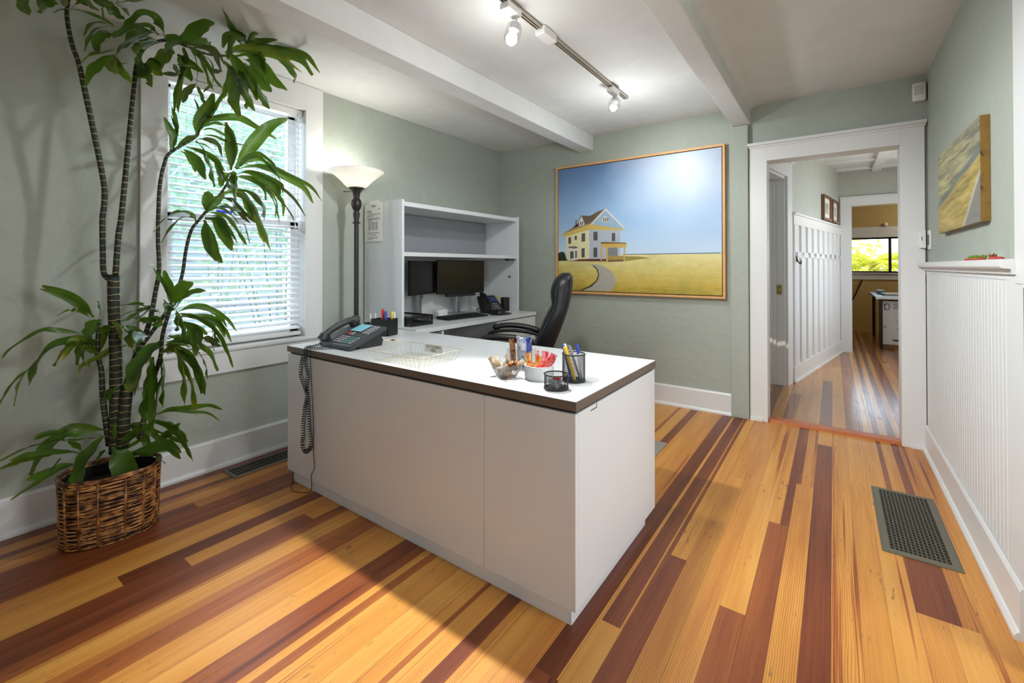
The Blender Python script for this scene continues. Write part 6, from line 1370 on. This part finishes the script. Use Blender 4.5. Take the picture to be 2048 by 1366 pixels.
b = MB(); cc = spline([fp(-.107, -.006, .014), fp(-.107, .025, .030), fp(-.107, .075, .040), fp(-.107, .15, .043), fp(-.107, .205, .034), fp(-.107, .236, .018)], 6)
nn_ = len(cc); b.tube(cc, [.026 if (i < 6 or i > nn_-7) else .019 for i in range(nn_)], 12); hs = b.obj('handset', M['charcoal'], ph, smooth=True)
b = MB(); b.tube([fp(-.107, .025, .034), fp(-.107, .02, .004)], .024, 12); b.obj('mouthpiece', M['black2'], hs, smooth=True, angle=40)
b = MB(); b.tube([fp(-.107, .20, .036), fp(-.107, .205, .004)], .024, 12); b.obj('earpiece', M['black2'], hs, smooth=True, angle=40)
# coiled handset cord over the desk edge
base_pts = [(-2.235, 1.375, .762), (-2.25, 1.33, .752), (-2.235, 1.284, .752), (-2.223, 1.271, .725), (-2.249, 1.271, .688), (-2.263, 1.271, .621), (-2.229, 1.271, .566), (-2.20, 1.271, .514), (-2.223, 1.271, .433), (-2.237, 1.271, .352), (-2.236, 1.271, .297), (-2.245, 1.271, .25), (-2.212, 1.271, .222), (-2.168, 1.271, .253), (-2.166, 1.271, .304), (-2.18, 1.271, .39), (-2.19, 1.271, .49), (-2.203, 1.271, .564), (-2.193, 1.271, .62), (-2.215, 1.272, .69), (-2.215, 1.285, .746), (-2.20, 1.34, .746), (-2.19, 1.383, .752)]
c = spline([Vector(p)+Vector((0, -.004, 0)) for p in base_pts], 26); hel = []; phs = 0
_r = [c[0]]
for _i in range(1, len(c)):
    _n = max(1, int((c[_i]-c[_i-1]).length/.0014+.5))
    for _k2 in range(1, _n+1): _r.append(c[_i-1].lerp(c[_i], _k2/_n))
c = _r
for i in range(len(c)):
    tg = (c[min(i+6, len(c)-1)]-c[max(i-6, 0)]).normalized(); s_ = tg.cross(Vector((0, 1, 0))); s_ = s_.normalized() if s_.length > .1 else Vector((1, 0, 0)); q = tg.cross(s_)
    if i: phs += (c[i]-c[i-1]).length/.0125*2*PI
    R_ = .0092 if 60 < i < len(c)-60 else .005
    v = c[i]+s_*math.cos(phs)*R_+q*math.sin(phs)*R_
    if v.z < Z0+.003 and v.y > 1.288: v.z = Z0+.003
    if v.y > 1.286 and v.z < .74: v.y = 1.286
    hel.append(v-Vector((-2.153, 1.385, Z0)))
b = MB(); b.tube(hel, .0023, 5); o = b.obj('coiled_cord', M['black'], ph, smooth=True)
b = MB(); b.tube(spline([(-2.14, 1.37, .744), (-2.18, 1.30, .745), (-2.20, 1.284, .742), (-2.186, 1.281, .591), (-2.166, 1.281, .39), (-2.165, 1.281, .238), (-2.155, 1.281, .151), (-2.183, 1.281, .106), (-2.212, 1.30, .03), (-2.22, 1.29, .003), (-2.30, 1.25, .003), (-2.40, 1.30, .003), (-2.455, 1.36, .003), (-2.46, 1.42, .003)], 8), .0018, 5); tag(b.obj('phone_cable', M['black']), 'thin black cable running down the desk front to the floor', 'cable')
b = MB(); b._add([Vector((-2.153, 1.385, Z0))+fp(x_, a_, h_) for h_ in (.0042, .0048) for x_, a_ in ((-.055, .142), (.045, .142), (.05, .222), (-.05, .222))], [(0, 3, 2, 1), (4, 5, 6, 7), (0, 1, 5, 4), (1, 2, 6, 5), (2, 3, 7, 6), (3, 0, 4, 7)]); tag(b.obj('sticky_note', pbr('blue_note', lin(140, 204, 220), .8)), 'pale blue sticky note on the charcoal phone', 'note')

# black desk organiser with pens
og = thing('pen_organizer', 'black plastic pen organizer on the desk behind the phone', 'organizer', (-2.352, 1.845, Z0), D2R(14))
def tray_walls(b, xa, xb, ya, yb, h, t_=.0025):
    b.box((xa, ya, 0), (xb, yb, .003)); b.box((xa, ya, .003), (xb, ya+t_, h)); b.box((xa, yb-t_, .003), (xb, yb, h)); b.box((xa, ya+t_, .003), (xa+t_, yb-t_, h)); b.box((xb-t_, ya+t_, .003), (xb, yb-t_, h))
b = MB(); tray_walls(b, -.09, -.035, -.05, .05, .078); b.obj('narrow_compartment', M['black'], og)
b = MB(); tray_walls(b, -.0345, .095, -.05, .05, .104); b.obj('wide_compartment', M['black'], og)
b = MB(); b.rbox((-.025, -.058, .004), (.09, -.0505, .052), .003); b.obj('drawer', M['black2'], og)
def pen(label, cat, loc, tilt, az, L_, r_, mb, mc, name='pen', group=None):
    t = thing(name, label, cat, loc, az, group); t.rotation_euler = (tilt, 0, az)
    b = MB(); b.tube([(0, 0, .0), (0, 0, .012), (0, 0, L_*.72)], [r_*.4, r_, r_], 10); b.obj('barrel', mb, t, smooth=True, angle=50)
    b = MB(); b.tube([(0, 0, L_*.72), (0, 0, L_-.004), (0, 0, L_)], [r_*1.08, r_*1.05, r_*.6], 10); b.box((-.0015, r_, L_*.74), (.0015, r_+.003, L_*.97)); b.obj('cap', mc, t, smooth=True, angle=50)
    return t
pw, pb, pr_, pu, py_, pgy = [pbr(n_, lin(*c_), .35) for n_, c_ in (('pen_white', (226, 226, 226)), ('pen_blue', (40, 74, 170)), ('pen_red', (200, 40, 36)), ('pen_purple', (110, 90, 160)), ('pen_yellow', (230, 190, 60)), ('pen_grey', (140, 142, 146)))]
rg = Matrix.Rotation(D2R(14), 3, 'Z')
for (lx, ly, tl_, az, L_, r_, a_, c_, lab, nm) in ((-.075, .0, 3, 20, .125, .005, pw, pw, 'white pen, leftmost in the black organizer', 'pen'), (-.055, .01, 5, 200, .128, .005, pgy, pw, 'grey and white pen, second from left in the black organizer', 'pen'), (-.015, .0, 14, 100, .148, .0045, pu, pw, 'purple pen leaning out of the black organizer', 'pen'),
     (.02, .005, 3, 0, .16, .009, pr_, pr_, 'red marker standing in the black organizer', 'marker'), (.05, -.015, 4, 220, .148, .008, pb, pb, 'blue marker in the black organizer', 'marker'), (.065, .02, 4, 90, .145, .008, py_, py_, 'yellow highlighter in the black organizer', 'highlighter'), (.085, .03, 1, 0, .142, .0042, pgy, pw, 'silver pen at the right end of the black organizer', 'pen')):
    q = rg @ Vector((lx, ly, 0)); pen(lab, nm, (-2.352+q.x, 1.845+q.y, Z0+.0036), D2R(tl_), D2R(az), L_, r_, a_, c_, nm)

# wire tray with its hand lettered label, and a card beside it
wt = thing('wire_tray', 'wire letter tray labelled OUTGOING MAIL on the desk', 'tray', (-1.582, 1.435, Z0))
b = MB(); zr = .050
def rect(x_, y_, z): return [(-x_, -y_, z), (x_, -y_, z), (x_, y_, z), (-x_, y_, z), (-x_, -y_, z)]
for seg_ in zip(rect(.178, .135, zr)[:-1], rect(.178, .135, zr)[1:]): b.tube(seg_, .0018, 6)
b.obj('rim', M['wire'], wt)
b = MB()
for j in range(13):
    x_ = -.148+.296*j/12; xr = -.17+.34*j/12; b.tube([(xr, -.135, zr), (x_, -.110, .0012), (x_, .110, .0012), (xr, .135, zr)], .0009, 5)
for j in range(9):
    y_ = -.110+.22*j/8; yr = -.128+.256*j/8; b.tube([(-.178, yr, zr), (-.150, y_, .0026), (.150, y_, .0026), (.178, yr, zr)], .0009, 5)
b.obj('mesh', M['wire'], wt)
b = MB(); b.box((-.075, .128, .012), (.05, .1284, .052), M=tr(0, .0035, 0)); lb = b.obj('label', M['paper'], wt)
def text(body, size, loc, rotx, m, parent, name='lettering'):
    cu = bpy.data.curves.new('t', 'FONT'); cu.body = body; cu.size = size; cu.align_x = 'CENTER'; cu.extrude = .0002
    o = bpy.data.objects.new('t', cu); COL.objects.link(o); bpy.context.view_layer.update()
    me = bpy.data.meshes.new_from_object(o.evaluated_get(bpy.context.evaluated_depsgraph_get())); bpy.data.objects.remove(o)
    me.name = name; me.materials.clear(); me.materials.append(m); q = bpy.data.objects.new(name, me); COL.objects.link(q); q.location = loc; q.rotation_euler = (rotx, 0, 0); q.parent = parent; return q
text('OUTGOING', .0185, (-.0125, .1308, .034), D2R(90), M['inkdark'], lb); text('MAIL', .0185, (-.0125, .1308, .017), D2R(90), M['inkdark'], lb)
t = thing('note_card', 'small cream card with a dark clip beside the wire tray', 'card', (-2.105, 1.735, Z0), D2R(8)); b = MB(); b.box((-.055, -.03, 0), (.055, .03, .0006)); b.obj('card', pbr('cream_card', lin(232, 226, 200), .8), t); b = MB(); b.rbox((-.005, -.012, .0007), (.02, .008, .006), .002); b.obj('clip', M['brass'], t)

# white ramekin of red candy sticks
def wrapmat(n_, c1, c2, sc_=60):
    k = N(n_); tc = k.n('TexCoord'); nz = k.n('TexNoise', Scale=sc_, Detail=3, Vector=tc.outputs['Object']).outputs[0]; p = k.n('BsdfPrincipled', Roughness=.18); k.t.links.new(k.ramp(nz, (.42, lin(*c1)), (.58, lin(*c2))), p.inputs['Base Color']); return k.done(p)
wr = [wrapmat('red_wrapper', (214, 40, 44), (236, 120, 110)), wrapmat('orange_wrapper', (232, 96, 50), (244, 196, 96)), wrapmat('pink_wrapper', (226, 70, 84), (244, 200, 200)), wrapmat('brown_wrapper', (92, 44, 26), (190, 130, 80)), wrapmat('silver_blue_wrapper', (140, 160, 206), (232, 235, 242)), wrapmat('silver_wrapper', (190, 190, 196), (238, 238, 240)), wrapmat('cream_wrapper', (226, 196, 150), (244, 232, 208)), wrapmat('orange_candy', (226, 140, 60), (240, 200, 140)), wrapmat('chocolate_candy', (74, 34, 22), (120, 70, 44))]
def wrapper(b, L_, w_, M_, crimp=True):
    """flat pillow pack with crimped ends, along local z"""
    rows = []
    for k in range(9):
        f = k/8; z = L_*f; th_ = .22*w_*math.sin(PI*f)**.5 if 0 < k < 8 else .0006; ww = w_*(1 if 0 < k < 8 else 1.08)*.5
        rows.append([M_ @ Vector(p) for p in ((-ww, 0, z), (-ww*.5, -th_, z), (0, -th_*1.1, z), (ww*.5, -th_, z), (ww, 0, z), (ww*.5, th_, z), (0, th_*1.1, z), (-ww*.5, th_, z), (-ww, 0, z))])
    b.grid(rows)
rmk = (-.935, 1.488, Z0)
t = thing('ramekin', 'round white ramekin filled with red candy packets', 'bowl', rmk); b = MB(); b.lathe([(0, 0), (.052, 0), (.055, .003), (.0565, .012), (.058, .050), (.0585, .053), (.055, .053), (.0535, .05), (.053, .006), (0, .006)], seg=40); b.obj('bowl', pbr('white_porcelain', lin(238, 238, 238), .2), t, smooth=True, angle=40)
rs = random.Random(12)
labs = ['red and yellow candy packet leaning left in the ramekin', 'orange candy packet upright at the back of the ramekin', 'orange candy packet in the middle of the ramekin', 'pink candy packet at the back of the ramekin', 'red candy packet, front one leaning right out of the ramekin', 'red candy packet, second one leaning right out of the ramekin', 'pink candy packet, topmost of those leaning right in the ramekin', 'pale pink candy packet behind the others in the ramekin']
for k, (dx, dy, ty, tz, m_, L_) in enumerate(((-.03, -.012, -9, 10, 1, .083), (-.02, .022, -4, -20, 2, .088), (-.005, -.018, 10, 5, 1, .078), (.004, .024, 6, 30, 2, .088), (-.012, -.03, 52, 8, 0, .10), (-.006, -.010, 50, -6, 0, .105), (-.008, .012, 47, -18, 2, .105), (.014, .032, 22, 14, 2, .085))):
    Mx = rot('Z', tz) @ rot('Y', ty); b = MB(); wrapper(b, L_, .026, Mx); o = b.obj('candy_packet', wr[m_], smooth=True, angle=60); o.location = (rmk[0]+dx, rmk[1]+dy, Z0+(.0135 if abs(ty) < 40 else .020)); tag(o, labs[k], 'candy', 'candy packets in the ramekin')

# cut glass bowl of wrapped candies
gb = (-1.045, 1.425, Z0)
M['cut'] = N('cut_glass'); _k = M['cut']; _tc = _k.n('TexCoord'); _v = _k.n('TexVoronoi', Scale=70, Vector=_tc.outputs['Object']); _b = _k.n('Bump', Strength=.9, Distance=.004, Height=_v.outputs[0]); _tr = _k.n('BsdfTransparent'); _tr.inputs[0].default_value = (.93, .93, .92, 1); _g = _k.n('BsdfGlossy', Roughness=.06, Normal=_b.outputs[0]); _f = _k.n('LayerWeight', Blend=.5, Normal=_b.outputs[0]); _ff = _k.mth('MULTIPLY_ADD', _k.mth('POWER', _f.outputs['Facing'], 2.0), .6, .16); M['cut'] = _k.done(_k.n('MixShader', i0=_ff, i1=_tr.outputs[0], i2=_g.outputs[0]))
t = thing('glass_bowl', 'scalloped cut glass bowl of wrapped candies near the desk edge', 'bowl', gb)
b = MB(); rows = []
for r_, z in ((.0, .004), (.034, .004), (.040, .007), (.052, .025), (.061, .043), (.066, .054)):
    rows.append([(r_*(1+.035*math.cos(12*a)*(z/.054))*math.cos(a), r_*(1+.035*math.cos(12*a)*(z/.054))*math.sin(a), z+(.004*math.cos(12*a) if z > .05 else 0)) for a in [2*PI*j/72 for j in range(73)]])
b.grid(rows); rows2 = [[(x_*.95, y_*.95, z+.0025) for x_, y_, z in r] for r in reversed(rows)]; b.grid(rows2); b.lathe([(0, 0), (.036, 0), (.036, .0038), (0, .0038)], seg=36); b.obj('bowl', M['cut'], t, smooth=True, angle=50)
clab2 = ['cream candy wrapper at the far left of the glass bowl', 'brown candy at the back left in the glass bowl', 'orange candy at the back right in the glass bowl', 'white twisted wrapper at the middle top of the glass bowl', 'pale candy low at the back of the glass bowl']
clab = ['cream wrapped candy at the left rim of the glass bowl', 'orange candy at the left in the glass bowl', 'chocolate candy in the middle of the glass bowl', 'cream candy wrapper standing up at the back of the glass bowl', 'orange candy behind the chocolate one in the glass bowl', 'cream wrapped candy lying across the front of the glass bowl', 'brown candy at the right in the glass bowl', 'cream wrapped candy sticking out over the right rim of the glass bowl', 'red and white candy low in the glass bowl', 'orange candy low at the front of the glass bowl']
for k, (dx, dy, dz, ty, tz, L_, w_, m_) in enumerate(((-.045, -.012, .030, -38, 0, .052, .02, 6), (-.030, -.020, .022, 70, 30, .042, .022, 7), (-.006, -.012, .032, 62, 0, .036, .022, 8), (-.002, .022, .034, -30, -20, .055, .02, 6), (-.004, .004, .036, 60, 60, .036, .02, 7), (-.014, -.028, .028, 62, -10, .056, .018, 6), (.014, -.010, .032, 55, 15, .038, .024, 8), (.022, .012, .030, 48, 25, .058, .02, 6), (.0, -.004, .012, 84, 100, .05, .024, 0), (-.010, -.020, .013, 86, 10, .046, .022, 7), (-.048, .008, .032, -20, 40, .045, .024, 6), (-.03, .022, .03, 50, -30, .04, .024, 8), (.016, .03, .03, 40, -40, .045, .024, 7), (-.022, .004, .040, 58, -35, .05, .02, 6), (-.02, .02, .014, 82, -60, .05, .026, 5))):
    b = MB(); wrapper(b, L_, w_, rot('Z', tz) @ rot('Y', ty)); o = b.obj('wrapped_candy', wr[m_], smooth=True, angle=60); o.location = (gb[0]+dx, gb[1]+dy, Z0+dz); tag(o, (clab+clab2)[k], 'candy', 'wrapped candies in the glass bowl')

# glass jar of snack bars
jr = (-1.088, 1.582, Z0)
t = thing('glass_jar', 'square clear glass holder of snack bars behind the candy bowl', 'jar', jr)
b = MB(); b.rbox((-.05, -.03, 0), (.06, .03, .004), .0015); b.box((-.05, -.03, .004), (.06, -.0275, .085)); b.box((-.05, .0275, .004), (.06, .03, .085)); b.box((-.05, -.0275, .004), (-.0475, .0275, .085)); b.box((.0575, -.0275, .004), (.06, .0275, .085)); b.obj('glass', M['clear'], t)
for k, (dx, dy, ty, L_, w_, m_, lab) in enumerate(((-.030, -.008, -5, .118, .034, 3, 'brown wrapped snack bar at the left of the glass holder'), (-.006, .004, -3, .132, .022, 5, 'silver wrapped snack bar in the middle of the glass holder'), (.020, .000, -6, .130, .040, 4, 'silver and blue wrapped snack bar at the right of the glass holder'), (.034, .017, -2, .128, .03, 4, 'dark blue snack bar at the back of the glass holder'))):
    b = MB(); wrapper(b, L_, w_, rot('Z', 6*k-8) @ rot('Y', ty)); o = b.obj('snack_bar', wr[m_] if k != 3 else wrapmat('dark_blue_wrapper', (40, 52, 120), (90, 104, 170)), smooth=True, angle=60); o.location = (jr[0]+dx, jr[1]+dy, Z0+.0055); tag(o, lab, 'snack bar', 'snack bars in the glass holder')

# mesh pen cup and mesh clip cup
def mesh_cup(name, label, loc, r_, h_, nv, nr):
    t = thing(name, label, 'cup', loc)
    b = MB(); b.lathe([(0, 0), (r_, 0), (r_, .004), (0, .004)], seg=32); b.obj('base', M['mesh'], t)
    b = MB(); b.tube([(r_*math.cos(2*PI*j/40), r_*math.sin(2*PI*j/40), h_) for j in range(41)], .0024, 6, cap=False); b.tube([(r_*math.cos(2*PI*j/40), r_*math.sin(2*PI*j/40), .004) for j in range(41)], .002, 6, cap=False); b.obj('rim', M['mesh'], t, smooth=True)
    b = MB()
    for sg in (-1, 1):
        for j in range(nv):
            a0 = 2*PI*j/nv; b.tube([((r_-.0005)*math.cos(a0+sg*q*.16), (r_-.0005)*math.sin(a0+sg*q*.16), .004+(h_-.004)*q/nr) for q in range(nr+1)], .00052, 3, cap=False)
    b.obj('mesh', M['mesh'], t)
mc = (-.806, 1.530, Z0)
mesh_cup('mesh_pen_cup', 'tall black mesh cup holding pens near the desk corner', mc, .043, .103, 52, 9)
for (dx, dy, tl_, az, L_, r_, a_, c_, lab, nm) in ((.008, -.006, 17, -56, .132, .0075, py_, py_, 'yellow highlighter in the tall mesh cup', 'highlighter'), (.027, .006, 19, -50, .140, .0045, pgy, pgy, 'grey pen leaning beside the yellow highlighter in the mesh cup', 'pen'), (-.004, -.012, 14, -70, .136, .004, pb, pb, 'dark blue pen, leftmost in the tall mesh cup', 'pen'), (.024, .024, 10, -40, .138, .0045, pw, pb, 'white pen with a blue cap at the back of the mesh cup', 'pen'), (-.006, .012, 15, -60, .138, .0042, pw, pw, 'white pen in the tall mesh cup', 'pen')):
    pen(lab, nm, (mc[0]+dx, mc[1]+dy, Z0+.0048), D2R(tl_), D2R(az), L_, r_, a_, c_, nm)
mc2 = (-.806, 1.397, Z0)
mesh_cup('mesh_clip_cup', 'short black mesh cup of paper clips at the desk corner', mc2, .043, .052, 52, 5)
b = MB(); rs = random.Random(3)
for k in range(90):
    a = rs.uniform(0, 6.28); d = .034*math.sqrt(rs.random()); p_ = Vector((mc2[0]+d*math.cos(a)*.72, mc2[1]+d*math.sin(a)*.72, Z0+.007+.022*rs.random())); Mx = tr(*p_) @ Euler((rs.uniform(0, 6), rs.uniform(0, 6), rs.uniform(0, 6))).to_matrix().to_4x4()
    b.tube([(-.007, -.003, 0), (.006, -.003, 0), (.007, .0, 0), (.006, .003, 0), (-.006, .003, 0), (-.0065, .001, 0), (.004, -.001, 0)], .0005, 4, M=Mx)
o = tag(b.obj('paper_clips', M['silver']), 'loose silver paper clips filling the short mesh cup', 'paper clips'); o['kind'] = 'stuff'
b = MB(); b.rbox((mc2[0]-.012, mc2[1]-.004, Z0+.031), (mc2[0]+.014, mc2[1]+.014, Z0+.040), .003); tag(b.obj('eraser', pbr('red_rubber', lin(190, 70, 60), .7)), 'small red eraser on the paper clips', 'eraser')
